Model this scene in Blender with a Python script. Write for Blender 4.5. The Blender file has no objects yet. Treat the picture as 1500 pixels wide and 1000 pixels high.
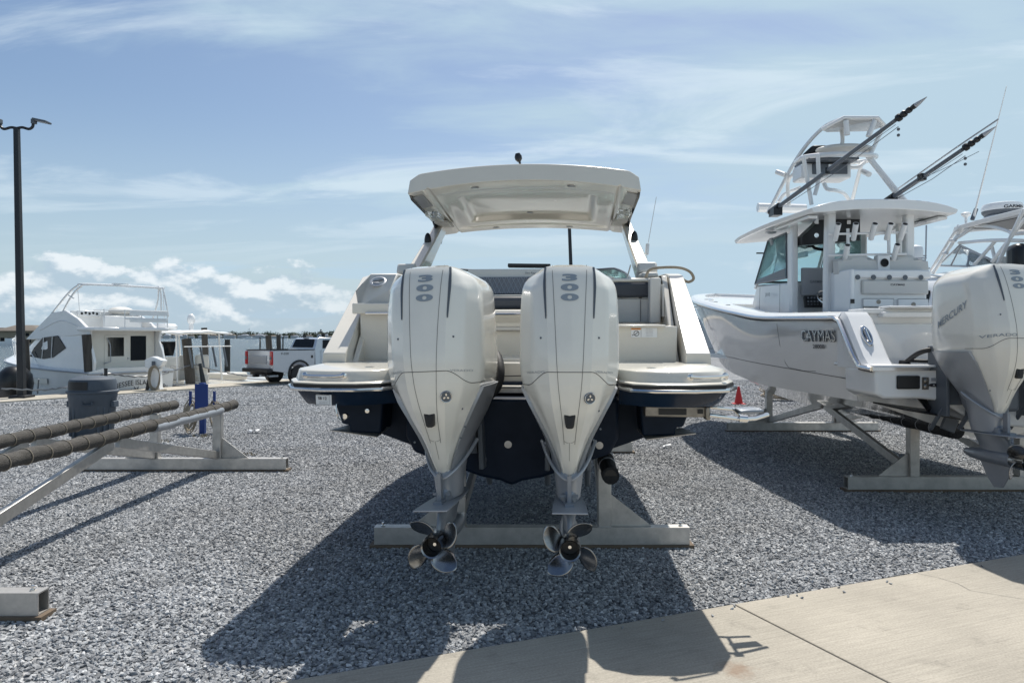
import bpy, bmesh, math, random
import numpy as np
from mathutils import Vector, Matrix, Euler, noise
R=math.radians; PI=math.pi
random.seed(7); np.random.seed(7)
sc=bpy.context.scene; COL=sc.collection
F=1083.; CX=750.; HY=492.; CZ=1.6
def P(px,py,d): return Vector(((px-CX)*d/F, d, CZ-(py-HY)*d/F))
# ---------------------------------------------------------------- materials
def nt(name):
    m=bpy.data.materials.new(name); m.use_nodes=True
    return m,m.node_tree,m.node_tree.nodes['Principled BSDF']
def mat(name,col,rough=.5,metal=0,coat=0,var=.0,vs=3.,bump=0,bs=60.,stretch=(1,1,1),trans=0,ior=1.45,alpha=1,col2=None,streak=0,spec=.5):
    m,t,b=nt(name); L=t.links
    b.inputs['Base Color'].default_value=(*col,1); b.inputs['Roughness'].default_value=rough
    b.inputs['Metallic'].default_value=metal; b.inputs['Coat Weight'].default_value=coat
    b.inputs['Coat Roughness'].default_value=.06; b.inputs['Specular IOR Level'].default_value=spec
    b.inputs['Transmission Weight'].default_value=trans; b.inputs['IOR'].default_value=ior; b.inputs['Alpha'].default_value=alpha
    if var or bump or col2:
        tc=t.nodes.new('ShaderNodeTexCoord'); mp=t.nodes.new('ShaderNodeMapping'); mp.inputs['Scale'].default_value=stretch
        L.new(tc.outputs['Object'],mp.inputs['Vector'])
    if var or col2:
        n=t.nodes.new('ShaderNodeTexNoise'); n.inputs['Scale'].default_value=vs; n.inputs['Detail'].default_value=6; n.inputs['Roughness'].default_value=.65
        L.new(mp.outputs[0],n.inputs['Vector'])
        mx=t.nodes.new('ShaderNodeMix'); mx.data_type='RGBA'
        c2=col2 if col2 else tuple(c*(1-var) for c in col)
        mx.inputs['A'].default_value=(*col,1); mx.inputs['B'].default_value=(*c2,1)
        mr=t.nodes.new('ShaderNodeMapRange'); mr.inputs['From Min'].default_value=.35; mr.inputs['From Max'].default_value=.7
        L.new(n.outputs['Fac'],mr.inputs['Value']); L.new(mr.outputs[0],mx.inputs['Factor']); L.new(mx.outputs['Result'],b.inputs['Base Color'])
        rr=t.nodes.new('ShaderNodeMapRange'); rr.inputs['To Min'].default_value=rough*.85; rr.inputs['To Max'].default_value=min(1,rough*1.35+.02)
        L.new(n.outputs['Fac'],rr.inputs['Value']); L.new(rr.outputs[0],b.inputs['Roughness'])
    if bump:
        n2=t.nodes.new('ShaderNodeTexNoise'); n2.inputs['Scale'].default_value=bs; n2.inputs['Detail'].default_value=4
        L.new(mp.outputs[0],n2.inputs['Vector'])
        bp=t.nodes.new('ShaderNodeBump'); bp.inputs['Strength'].default_value=bump; bp.inputs['Distance'].default_value=.01
        L.new(n2.outputs['Fac'],bp.inputs['Height']); L.new(bp.outputs[0],b.inputs['Normal'])
    return m
M={}
M['cream']=mat('cream_gelcoat',(.66,.635,.57),.22,coat=.5,var=.05,vs=2.5)
M['cowl']=mat('pearl_cowl_paint',(.76,.745,.685),.15,coat=.8,var=.05,vs=4)
M['white']=mat('white_gelcoat',(.76,.77,.77),.2,coat=.5,var=.05,vs=2)
M['whull']=mat('white_hull_gelcoat',(.66,.665,.66),.06,coat=1,var=.05,vs=1.3)
M['navy']=mat('navy_gelcoat',(.009,.022,.048),.2,coat=.15,spec=.3,var=.3,vs=5)
M['bottom']=mat('navy_bottom_paint',(.007,.016,.034),.45,spec=.2,var=.3,vs=6)
M['alu']=mat('mill_aluminium',(.53,.515,.49),.42,metal=.75,var=.25,vs=9,bump=.15,bs=30)
M['steel']=mat('polished_stainless',(.75,.74,.72),.12,metal=1)
M['prop']=mat('stainless_propeller_steel',(.33,.33,.33),.2,metal=1,var=.25,vs=30)
M['grey']=mat('grey_engine_paint',(.24,.26,.29),.3,metal=.35,coat=.3,var=.12,vs=6)
M['lgrey']=mat('light_grey_paint',(.36,.38,.41),.3,metal=.35,var=.06)
M['vent']=mat('vent_dark_grey',(.10,.115,.135),.35)
M['decal']=mat('decal_grey',(.26,.30,.34),.35)
M['black']=mat('black_plastic',(.012,.013,.015),.35)
M['rubber']=mat('black_rubber',(.015,.016,.018),.6,bump=.1)
M['seam']=mat('dark_seam_gap',(.10,.10,.10),.6)  # dark grey of panel lines, joints and cracks
M['carpet']=mat('grey_brown_bunk_carpet',(.085,.080,.073),.95,var=.35,vs=14,bump=.9,bs=120)
M['bcarpet']=mat('black_bunk_carpet',(.022,.023,.026),.9,var=.3,vs=20,bump=.6,bs=100)
M['vinyl']=mat('charcoal_vinyl',(.045,.052,.065),.5,var=.1)
M['svinyl']=mat('pale_seat_vinyl',(.58,.575,.55),.45,var=.05)
M['gvinyl']=mat('grey_quilted_vinyl',(.17,.18,.20),.5,var=.12,vs=8)
M['glass']=mat('teal_tinted_glass',(.70,.92,.92),.03,trans=.85,ior=1.1)
M['clear']=mat('clear_glass',(.9,.95,.96),.03,trans=.95,ior=1.05)
M['dglass']=mat('dark_window_glass',(.010,.013,.017),.10,spec=.13)
M['wood']=mat('weathered_piling_wood',(.085,.078,.070),.9,var=.5,vs=9,bump=.8,bs=25,stretch=(1,1,.12))
M['orange']=mat('orange_red_cone_plastic',(.55,.03,.03),.5)
M['bluep']=mat('blue_painted_steel',(.008,.04,.20),.4,var=.2)
M['can']=mat('grey_bin_plastic',(.066,.084,.108),.5,var=.15,vs=5)
M['rope']=mat('tan_rope',(.36,.31,.24),.85,var=.3,vs=30)
M['silver']=mat('silver_truck_paint',(.50,.53,.57),.25,metal=.45,coat=.8)
M['red']=mat('red_lens',(.42,.008,.012),.2,coat=.5)
M['sticker']=mat('white_sticker',(.72,.74,.76),.45)
M['ink']=mat('black_ink',(.02,.02,.025),.5)
M['orangeink']=mat('orange_label_strip',(.75,.30,.08),.5)
M['tan']=mat('tan_stucco',(.36,.30,.22),.9,var=.15)
M['roof']=mat('grey_brown_tile_roof',(.17,.15,.13),.9,var=.2)
M['wallw']=mat('pale_house_paint',(.55,.56,.56),.8)
M['leaf']=mat('dark_foliage',(.035,.05,.03),.8,col2=(.075,.09,.05),vs=.5)
M['pole']=mat('dark_pole_paint',(.018,.02,.024),.45)
M['canvas']=mat('white_canvas',(.74,.75,.75),.7,var=.08,bump=.3,bs=6)
M['screen']=mat('grey_screen_cover',(.30,.31,.33),.5)
M['fender']=mat('offwhite_fender',(.62,.60,.54),.5,var=.08)
M['timber']=mat('raw_timber_sole',(.16,.12,.085),.85,var=.3)
# ---------------------------------------------------------------- mesh builder
def frame(dirv):
    d=Vector(dirv).normalized(); a=Vector((0,0,1)) if abs(d.z)<.95 else Vector((1,0,0))
    u=d.cross(a).normalized(); return u,d.cross(u).normalized()
class MB:
    def __init__(s): s.v=[]; s.f=[]
    def add(s,vs,fs):
        n=len(s.v); s.v+=[Vector(v) for v in vs]; s.f+=[tuple(i+n for i in f) for f in fs]; return s
    def box(s,c,sz,rot=None):
        x,y,z=[q/2 for q in sz]; vs=[Vector((i*x,j*y,k*z)) for i in(-1,1) for j in(-1,1) for k in(-1,1)]
        if rot is not None:
            m=rot if isinstance(rot,Matrix) else Euler(rot).to_matrix(); vs=[m@v for v in vs]
        c=Vector(c); return s.add([v+c for v in vs],[(0,1,3,2),(4,6,7,5),(0,4,5,1),(2,3,7,6),(0,2,6,4),(1,5,7,3)])
    def bar(s,a,b,w,h,up=(0,0,1)):
        a=Vector(a);b=Vector(b);d=(b-a).normalized(); u=Vector(up); sd=d.cross(u).normalized(); u=sd.cross(d).normalized()
        vs=[p+sd*i*w/2+u*j*h/2 for p in(a,b) for i,j in((-1,-1),(1,-1),(1,1),(-1,1))]
        return s.add(vs,[(0,3,2,1),(4,5,6,7)]+[(i,(i+1)%4,(i+1)%4+4,i+4) for i in range(4)])
    def loft(s,secs,caps=True,closed=True):
        n=len(secs[0]); vs=[p for q in secs for p in q]; fs=[]
        for k in range(len(secs)-1):
            for i in range(n if closed else n-1):
                j=(i+1)%n; fs.append((k*n+i,k*n+j,(k+1)*n+j,(k+1)*n+i))
        if caps: fs.append(tuple(range(n))[::-1]); fs.append(tuple((len(secs)-1)*n+i for i in range(n)))
        return s.add(vs,fs)
    def prism(s,poly,ax,a,b):
        mk={'x':lambda p,t:(t,p[0],p[1]),'y':lambda p,t:(p[0],t,p[1]),'z':lambda p,t:(p[0],p[1],t)}[ax]
        return s.loft([[mk(p,a) for p in poly],[mk(p,b) for p in poly]])
    def poly(s,pts,t):
        pts=[Vector(p) for p in pts]; n=Vector((0,0,0))
        for i in range(len(pts)): n+=(pts[i]-pts[0]).cross(pts[(i+1)%len(pts)]-pts[0])
        n.normalize(); return s.loft([[p-n*t/2 for p in pts],[p+n*t/2 for p in pts]])
    def tube(s,pts,r,n=10,closed=False):
        pts=[Vector(p) for p in pts]; N=len(pts); rs=r if isinstance(r,(list,tuple)) else [r]*N
        secs=[]; u=None
        for i,p in enumerate(pts):
            if closed: d=pts[(i+1)%N]-pts[i-1]
            else: d=pts[min(i+1,N-1)]-pts[max(i-1,0)]
            d.normalize()
            if u is None: u,w=frame(d)
            else:
                u=(u-d*u.dot(d)).normalized(); w=d.cross(u)
            secs.append([p+(u*math.cos(2*PI*k/n)+w*math.sin(2*PI*k/n))*rs[i] for k in range(n)])
        if closed: secs.append(secs[0]); return s.loft(secs,caps=False)
        return s.loft(secs)
    def lathe(s,prof,c,ax=(0,0,1),n=20):
        u,w=frame(ax); a=Vector(ax).normalized(); c=Vector(c)
        return s.loft([[c+a*h+(u*math.cos(2*PI*k/n)+w*math.sin(2*PI*k/n))*max(r,1e-4) for k in range(n)] for r,h in prof])
    def ball(s,c,r,n=12):
        r=r if isinstance(r,(list,tuple)) else (r,r,r); c=Vector(c)
        return s.loft([[c+Vector((r[0]*math.sin(t)*math.cos(2*PI*k/n),r[1]*math.sin(t)*math.sin(2*PI*k/n),r[2]*math.cos(t))) for k in range(n)] for t in np.linspace(.02,PI-.02,n//2+2)])
    def xf(s,m): s.v=[m@v for v in s.v]; return s
    def mirror(s):
        k=MB(); k.v=[Vector((-v.x,v.y,v.z)) for v in s.v]; k.f=[f[::-1] for f in s.f]; s.add(k.v,k.f); return s
    def obj(s,name,m,parent=None,root=None,bevel=0,ang=32,solid=0,split=False):
        if split:
            par=list(range(len(s.v)))
            def fd(i):
                while par[i]!=i: par[i]=par[par[i]]; i=par[i]
                return i
            for f in s.f:
                for q in f[1:]: par[fd(q)]=fd(f[0])
            gr={}
            for f in s.f: gr.setdefault(fd(f[0]),[]).append(f)
            res=[]
            for fs in gr.values():
                ids=sorted({q for f in fs for q in f}); mp={q:k for k,q in enumerate(ids)}
                k=MB(); k.v=[s.v[q] for q in ids]; k.f=[tuple(mp[q] for q in f) for f in fs]
                res.append(k.obj(name,m,parent,root,bevel,ang,solid))
            return res[0]
        me=bpy.data.meshes.new(name); v=s.v
        if root is not None: inv=WM[root.name].inverted(); v=[inv@p for p in v]
        me.from_pydata([tuple(p) for p in v],[],s.f)
        bm=bmesh.new(); bm.from_mesh(me); bmesh.ops.recalc_face_normals(bm,faces=bm.faces); bm.to_mesh(me); bm.free()
        me.shade_smooth()
        try: me.set_sharp_from_angle(angle=R(ang))
        except Exception: pass
        me.materials.append(m if not isinstance(m,str) else M[m])
        o=bpy.data.objects.new(name,me); COL.objects.link(o)
        if parent is not None: o.parent=parent
        if solid:
            d=o.modifiers.new('s','SOLIDIFY'); d.thickness=solid; d.offset=0
        if bevel:
            d=o.modifiers.new('b','BEVEL'); d.width=bevel; d.segments=2; d.limit_method='ANGLE'; d.angle_limit=R(35)
        return o
WM={}
def thing(name,label,cat,loc=(0,0,0),rot=(0,0,0),group=None):
    o=bpy.data.objects.new(name,None); COL.objects.link(o); o.location=loc; o.rotation_euler=rot; o.empty_display_size=.2
    WM[o.name]=Matrix.Translation(Vector(loc))@Euler(rot).to_matrix().to_4x4()
    return tag(o,label,cat,group)
def tag(o,label,cat,group=None):
    o['label']=label; o['category']=cat
    if group: o['group']=group
    return o
def struct(o,kind='structure',label=None,cat=None):
    o['kind']=kind
    if label: o['label']=label; o['category']=cat
    return o
def copy_tree(o,parent=None):
    c=o.copy(); COL.objects.link(c)
    if parent is not None: c.parent=parent
    for ch in list(o.children): copy_tree(ch,c)
    return c
_fc={}
def text(s,h,bold=0.0,xs=1.0,fn=None,extr=0):
    """flat text centred on 0,0; fn maps (u,v,w)->3D"""
    cu=bpy.data.curves.new('t','FONT'); cu.body=s; cu.size=1; cu.align_x='CENTER'; cu.offset=bold; cu.extrude=extr/h if extr else 0; cu.resolution_u=4
    o=bpy.data.objects.new('t',cu); COL.objects.link(o); dg=bpy.context.evaluated_depsgraph_get(); dg.update()
    me=bpy.data.meshes.new_from_object(o.evaluated_get(dg)); bpy.data.objects.remove(o)
    vs=[v.co.copy() for v in me.vertices]; ys=[v.y for v in vs]; xsn=[v.x for v in vs]
    y0,y1=min(ys),max(ys); xm=(min(xsn)+max(xsn))/2; k=h/(y1-y0)
    mb=MB(); mb.add([fn((v.x-xm)*k*xs,(v.y-(y0+y1)/2)*k,v.z*k) for v in vs],[tuple(p.vertices) for p in me.polygons])
    return mb
def plane_fn(o,u,v):
    o=Vector(o);u=Vector(u).normalized();v=Vector(v).normalized(); w=u.cross(v)
    return lambda a,b,c:o+u*a+v*b+w*c
def arc(a,b,c,n=12):
    a,b,c=Vector(a),Vector(b),Vector(c); return [a*(1-t)**2+b*2*t*(1-t)+c*t*t for t in np.linspace(0,1,n)]
def spl(pts,n=6):
    pts=[Vector(p) for p in pts]; out=[]; q=[pts[0]*2-pts[1]]+pts+[pts[-1]*2-pts[-2]]
    for i in range(1,len(q)-2):
        for k in range(n):
            t=k/n; out.append(.5*((2*q[i])+(q[i+1]-q[i-1])*t+(2*q[i-1]-5*q[i]+4*q[i+1]-q[i+2])*t*t+(3*q[i]-q[i-1]-3*q[i+1]+q[i+2])*t**3))
    return out+[pts[-1]]
def pchip(xk,yk,x):
    xk=np.array(xk,float); yk=np.array(yk,float); h=np.diff(xk); dl=np.diff(yk)/h; m=np.zeros(len(xk))
    for i in range(1,len(xk)-1):
        if dl[i-1]*dl[i]>0:
            w1=2*h[i]+h[i-1];w2=h[i]+2*h[i-1]; m[i]=(w1+w2)/(w1/dl[i-1]+w2/dl[i])
    m[0]=dl[0]; m[-1]=dl[-1]
    i=int(np.clip(np.searchsorted(xk,x)-1,0,len(xk)-2)); t=(x-xk[i])/h[i]
    return (1+2*t)*(1-t)**2*yk[i]+t*(1-t)**2*h[i]*m[i]+t*t*(3-2*t)*yk[i+1]+t*t*(t-1)*h[i]*m[i+1]
# ---------------------------------------------------------------- camera, sun, sky
cam=bpy.data.cameras.new('camera'); co=bpy.data.objects.new('camera',cam); COL.objects.link(co)
co.location=(0,0,CZ); co.rotation_euler=(R(90),0,0); cam.sensor_width=36; cam.lens=36*F/1500; cam.shift_y=-8/1500; cam.clip_end=6000; cam.clip_start=.05
sc.camera=co
SD=Vector((.184,.526,1)).normalized()
ELEV=math.asin(SD.z)
sun=bpy.data.lights.new('sun','SUN'); so=bpy.data.objects.new('sun',sun); COL.objects.link(so)
sun.energy=4.6; sun.angle=R(.6); sun.color=(1,.95,.87); so.rotation_euler=SD.to_track_quat('Z','Y').to_euler()
w=bpy.data.worlds.new('World'); sc.world=w; w.use_nodes=True; t=w.node_tree; L=t.links; bg=t.nodes['Background']
sky=t.nodes.new('ShaderNodeTexSky'); sky.sky_type='NISHITA'; sky.sun_disc=False; sky.sun_elevation=ELEV; sky.sun_rotation=math.atan2(SD.x,SD.y); sky.air_density=1; sky.dust_density=1.5
bg.inputs['Strength'].default_value=.082
def N(tp,**k):
    n=t.nodes.new(tp)
    for a,b in k.items(): setattr(n,a,b)
    return n
def mth(op,a,b=None,c=None,clamp=False):
    n=N('ShaderNodeMath',operation=op); n.use_clamp=clamp
    for i,x in enumerate((a,b,c)):
        if x is None: continue
        if isinstance(x,(int,float)): n.inputs[i].default_value=x
        else: L.new(x,n.inputs[i])
    return n.outputs[0]
def ramp(x,a,b,c=0,d=1):
    n=N('ShaderNodeMapRange'); n.interpolation_type='SMOOTHSTEP'; n.clamp=True
    for k,q in zip(('From Min','From Max','To Min','To Max'),(a,b,c,d)): n.inputs[k].default_value=q
    L.new(x,n.inputs['Value']); return n.outputs[0]
tc=N('ShaderNodeTexCoord'); nm=N('ShaderNodeVectorMath',operation='NORMALIZE'); L.new(tc.outputs['Generated'],nm.inputs[0])
sx=N('ShaderNodeSeparateXYZ'); L.new(nm.outputs[0],sx.inputs[0]); X,Y,Z=sx.outputs
zz=mth('ADD',mth('MAXIMUM',Z,0),.12)
u=mth('DIVIDE',X,zz); v=mth('DIVIDE',Y,zz)
def noise_n(vec,scale,detail,rough,dist=0):
    n=N('ShaderNodeTexNoise'); n.inputs['Scale'].default_value=scale; n.inputs['Detail'].default_value=detail; n.inputs['Roughness'].default_value=rough; n.inputs['Distortion'].default_value=dist
    L.new(vec,n.inputs['Vector']); return n.outputs['Fac']
def comb(a,b,c):
    n=N('ShaderNodeCombineXYZ')
    for i,x in enumerate((a,b,c)):
        if isinstance(x,(int,float)): n.inputs[i].default_value=x
        else: L.new(x,n.inputs[i])
    return n.outputs[0]
# cirrus veil, streaks running left-right
uv=comb(mth('MULTIPLY',mth('ADD',u,mth('MULTIPLY',v,.35)),.35),mth('MULTIPLY',v,.9),3.1)
c1=noise_n(uv,1.1,7,.5,.35); c1b=noise_n(comb(mth('MULTIPLY',u,.8),mth('MULTIPLY',v,1.6),9.),2.2,8,.62,.5)
veil=mth('ADD',mth('MULTIPLY',c1,.8),mth('MULTIPLY',c1b,.25))
az=mth('ARCTAN2',X,Y)
veil=mth('ADD',veil,mth('MULTIPLY',az,.16))           # clearer to the left
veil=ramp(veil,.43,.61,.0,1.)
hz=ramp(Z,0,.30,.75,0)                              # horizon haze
veil=mth('MAXIMUM',mth('MULTIPLY',veil,ramp(Z,.42,.75,1,.12)),hz)  # veil thinned high overhead, out of view, to lower the fill light
# cumulus bank near the horizon
def cn(dz):
    return noise_n(comb(az,mth('MULTIPLY',mth('ADD',Z,dz),1.7),1.7),13.,9,.58,.1)
q1=cn(0.); q1u=cn(.012)
q0=noise_n(comb(az,0.,4.2),5.,4,.55)
left=ramp(az,-.34,-.02,1,0)
top=mth('ADD',mth('MULTIPLY',q0,.09),mth('MULTIPLY',left,.058))
dens=mth('SUBTRACT',q1,mth('MULTIPLY',mth('SUBTRACT',Z,mth('SUBTRACT',top,.036)),7.))
cum=ramp(dens,.33,.43)
azlim=mth('MAXIMUM',left,ramp(mth('ABSOLUTE',mth('SUBTRACT',az,.25)),.02,.06,.8,0))
cum=mth('MULTIPLY',mth('MULTIPLY',cum,azlim),ramp(Z,.0,.03,.35,1))
# few small puffs at right
q2=noise_n(comb(mth('MULTIPLY',az,1.),mth('MULTIPLY',Z,2.6),7.),7.,7,.6)
st_=noise_n(comb(mth('MULTIPLY',mth('ADD',u,mth('MULTIPLY',v,.55)),.55),mth('MULTIPLY',v,1.25),21.),1.5,9,.6,.6)
streak=mth('MULTIPLY',ramp(st_,.50,.66),mth('MULTIPLY',ramp(Z,.05,.2),ramp(Z,.5,.75,1,0)))
puf=mth('MULTIPLY',ramp(q2,.60,.70),mth('MULTIPLY',ramp(az,.2,.5),ramp(Z,.3,.12)))
def rgbmix(f,a,b):
    n=N('ShaderNodeMix',data_type='RGBA')
    L.new(f,n.inputs['Factor'])
    for s_,x in (('A',a),('B',b)):
        if isinstance(x,tuple): n.inputs[s_].default_value=(*x,1)
        else: L.new(x,n.inputs[s_])
    return n.outputs['Result']
hs=N('ShaderNodeHueSaturation'); hs.inputs['Hue'].default_value=.498; hs.inputs['Saturation'].default_value=1.12; hs.inputs['Value'].default_value=1.1; L.new(sky.outputs[0],hs.inputs['Color'])
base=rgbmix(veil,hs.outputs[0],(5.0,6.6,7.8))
lit=mth('ADD',mth('MULTIPLY',mth('SUBTRACT',q1,q1u),6.),mth('MULTIPLY',mth('SUBTRACT',Z,mth('SUBTRACT',top,.05)),9.))
shade=ramp(lit,-.35,.75)
ccol=rgbmix(shade,(4.6,5.9,7.0),(8.8,9.4,9.8))
base=rgbmix(mth('MULTIPLY',streak,.42),base,(8.2,9.3,10.0))
base=rgbmix(mth('MULTIPLY',cum,.85),base,ccol)
base=rgbmix(mth('MULTIPLY',puf,.6),base,(8.5,9.3,9.8))
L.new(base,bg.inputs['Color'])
sc.view_settings.view_transform='Standard'; sc.view_settings.look='None'; sc.view_settings.exposure=.3; sc.view_settings.gamma=1
sc.render.engine='CYCLES'
# ---------------------------------------------------------------- ground
Q0=Vector((-12.2,17.7,0)); QD=Vector((.516,.857,0)).normalized(); QN=Vector((-QD.y,QD.x,0))   # quay edge line; QN points to the water
SE0=Vector((-.98,3.41,0)); SED=Vector((4.69,1.95,0)).normalized()
def sheet(pts,z,name,m):
    mb=MB(); mb.add([(p[0],p[1],z) for p in pts],[tuple(range(len(pts)))]); return mb.obj(name,m)
def ground_mat():
    m,t,b=nt('gravel_ground_material'); L=t.links
    tc=t.nodes.new('ShaderNodeTexCoord')
    vo=t.nodes.new('ShaderNodeTexVoronoi'); vo.inputs['Scale'].default_value=26; L.new(tc.outputs['Object'],vo.inputs['Vector'])
    sp=t.nodes.new('ShaderNodeSeparateColor'); L.new(vo.outputs['Color'],sp.inputs[0])
    cr=t.nodes.new('ShaderNodeValToRGB'); e=cr.color_ramp.elements; e[0].color=(.11,.118,.13,1); e[1].color=(.46,.465,.47,1)
    k=e.new(.45); k.color=(.18,.19,.205,1); k=e.new(.8); k.color=(.28,.29,.305,1)
    L.new(sp.outputs[0],cr.inputs[0])
    n=t.nodes.new('ShaderNodeTexNoise'); n.inputs['Scale'].default_value=.5; n.inputs['Detail'].default_value=5; L.new(tc.outputs['Object'],n.inputs['Vector'])
    mr=t.nodes.new('ShaderNodeMapRange'); mr.inputs['From Min'].default_value=.3; mr.inputs['From Max'].default_value=.7; mr.inputs['To Min'].default_value=.8; mr.inputs['To Max'].default_value=1.12; L.new(n.outputs['Fac'],mr.inputs[0])
    mx=t.nodes.new('ShaderNodeMix'); mx.data_type='RGBA'; mx.blend_type='MULTIPLY'; mx.inputs['Factor'].default_value=1
    L.new(cr.outputs[0],mx.inputs['A']); L.new(mr.outputs[0],mx.inputs['B']); L.new(mx.outputs['Result'],b.inputs['Base Color'])
    b.inputs['Roughness'].default_value=.9
    bp=t.nodes.new('ShaderNodeBump'); bp.inputs['Strength'].default_value=1; bp.inputs['Distance'].default_value=.03; bp.invert=True
    L.new(vo.outputs['Distance'],bp.inputs['Height']); L.new(bp.outputs[0],b.inputs['Normal']); return m
a=Q0-QD*60; b_=Q0+QD*400
g=sheet([a,(a.x,-40),(420,-40),(420,380),b_],0,'gravel_ground',ground_mat()); struct(g)
# scattered stones
def stone_mat():
    m,t,b=nt('gravel_stone'); L=t.links
    at=t.nodes.new('ShaderNodeAttribute'); at.attribute_type='INSTANCER'; at.attribute_name='tone'
    cr=t.nodes.new('ShaderNodeValToRGB'); e=cr.color_ramp.elements; e[0].color=(.20,.213,.232,1); e[1].color=(.80,.815,.83,1)
    for p_,c in ((.3,(.32,.335,.355)),(.6,(.43,.447,.468)),(.85,(.56,.58,.60))):
        k=e.new(p_); k.color=(*c,1)
    L.new(at.outputs['Fac'],cr.inputs[0])
    tc=t.nodes.new('ShaderNodeTexCoord'); n=t.nodes.new('ShaderNodeTexNoise'); n.inputs['Scale'].default_value=2; n.inputs['Detail'].default_value=5; L.new(tc.outputs['Object'],n.inputs['Vector'])
    mx=t.nodes.new('ShaderNodeMix'); mx.data_type='RGBA'; mx.blend_type='MULTIPLY'; mx.inputs['Factor'].default_value=.5
    L.new(cr.outputs[0],mx.inputs['A']); L.new(n.outputs['Fac'],mx.inputs['B'])
    ge=t.nodes.new('ShaderNodeNewGeometry'); n3=t.nodes.new('ShaderNodeTexNoise'); n3.inputs['Scale'].default_value=.8; n3.inputs['Detail'].default_value=6; n3.inputs['Roughness'].default_value=.65; L.new(ge.outputs['Position'],n3.inputs['Vector'])
    r3=t.nodes.new('ShaderNodeValToRGB'); r3.color_ramp.elements[0].position=.36; r3.color_ramp.elements[0].color=(.80,.79,.775,1); r3.color_ramp.elements[1].position=.62; r3.color_ramp.elements[1].color=(1.0,1.0,1.0,1); L.new(n3.outputs['Fac'],r3.inputs[0])
    m3=t.nodes.new('ShaderNodeMix'); m3.data_type='RGBA'; m3.blend_type='MULTIPLY'; m3.inputs['Factor'].default_value=1; L.new(mx.outputs['Result'],m3.inputs['A']); L.new(r3.outputs[0],m3.inputs['B'])
    L.new(m3.outputs['Result'],b.inputs['Base Color']); b.inputs['Roughness'].default_value=.85; return m
def stones_group(density,size,seed):
    ng=bpy.data.node_groups.new('stone_scatter','GeometryNodeTree')
    ng.interface.new_socket('Geometry',in_out='INPUT',socket_type='NodeSocketGeometry'); ng.interface.new_socket('Geometry',in_out='OUTPUT',socket_type='NodeSocketGeometry')
    n=ng.nodes; l=ng.links; gi=n.new('NodeGroupInput'); go=n.new('NodeGroupOutput')
    dp=n.new('GeometryNodeDistributePointsOnFaces'); dp.inputs['Density'].default_value=density; dp.inputs['Seed'].default_value=seed; l.new(gi.outputs[0],dp.inputs['Mesh'])
    jn=n.new('GeometryNodeJoinGeometry')
    for k in range(5):
        ic=n.new('GeometryNodeMeshIcoSphere'); ic.inputs['Radius'].default_value=1; ic.inputs['Subdivisions'].default_value=2
        sp=n.new('GeometryNodeSetPosition'); po=n.new('GeometryNodeInputPosition'); ad=n.new('ShaderNodeVectorMath'); ad.operation='ADD'; ad.inputs[1].default_value=(k*7.3,k*3.1,k*5.7)
        no=n.new('ShaderNodeTexNoise'); no.inputs['Scale'].default_value=.8; no.inputs['Detail'].default_value=1.5; l.new(po.outputs[0],ad.inputs[0]); l.new(ad.outputs[0],no.inputs['Vector'])
        sb=n.new('ShaderNodeVectorMath'); sb.operation='SUBTRACT'; sb.inputs[1].default_value=(.5,.5,.5); l.new(no.outputs['Color'],sb.inputs[0])
        sl=n.new('ShaderNodeVectorMath'); sl.operation='SCALE'; sl.inputs['Scale'].default_value=2.3; l.new(sb.outputs[0],sl.inputs[0])
        l.new(ic.outputs['Mesh'],sp.inputs['Geometry']); l.new(sl.outputs[0],sp.inputs['Offset'])
        fs=n.new('GeometryNodeSetShadeSmooth'); fs.inputs['Shade Smooth'].default_value=False; l.new(sp.outputs[0],fs.inputs[0])
        sm=n.new('GeometryNodeSetMaterial'); sm.inputs['Material'].default_value=STONE; l.new(fs.outputs[0],sm.inputs[0])
        gt=n.new('GeometryNodeGeometryToInstance'); l.new(sm.outputs[0],gt.inputs[0]); l.new(gt.outputs[0],jn.inputs[0])
    ip=n.new('GeometryNodeInstanceOnPoints'); ip.inputs['Pick Instance'].default_value=True
    l.new(dp.outputs['Points'],ip.inputs['Points']); l.new(jn.outputs[0],ip.inputs['Instance'])
    def rv(lo,hi,sd,tp='FLOAT_VECTOR'):
        r=n.new('FunctionNodeRandomValue'); r.data_type=tp
        if tp=='FLOAT_VECTOR': r.inputs[0].default_value=lo; r.inputs[1].default_value=hi; r.inputs['Seed'].default_value=sd; return r.outputs[0]
        r.inputs[2].default_value=lo; r.inputs[3].default_value=hi; r.inputs['Seed'].default_value=sd; return r.outputs[1]
    s=size
    v1=rv((.6*s,.5*s,.38*s),(1.25*s,1.0*s,.75*s),seed+2)
    l.new(v1,ip.inputs['Scale'])
    l.new(rv((-.55,-.55,0),(.55,.55,6.28),seed+3),ip.inputs['Rotation'])
    sa=n.new('GeometryNodeStoreNamedAttribute'); sa.domain='INSTANCE'; sa.data_type='FLOAT'; sa.inputs['Name'].default_value='tone'
    l.new(ip.outputs[0],sa.inputs[0]); l.new(rv(0.,1.,seed+4,'FLOAT'),sa.inputs['Value'])
    l.new(sa.outputs[0],go.inputs[0]); return ng
STONE=stone_mat()
def slabline(x,off=0): return 3.41+(x+.98)*1.95/4.69+off
def stones(name,pts,dens,size,seed,z=.004):
    o=sheet(pts,z,name,STONE); o.data.materials.clear(); o.data.materials.append(STONE)
    md=o.modifiers.new('g','NODES'); md.node_group=stones_group(dens,size,seed)
    struct(o,'stuff','loose grey crushed stone covering the boat yard','gravel'); return o
stones('loose_gravel',[(-4.5,slabline(-4.5,.03)),(6.2,slabline(6.2,.03)),(9,9),(-7.5,9)],2600,.0136,3)
stones('loose_gravel',[(-7.5,9),(9,9),(14,17),(-12.0,16.8)],1300,.0165,9)
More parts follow.
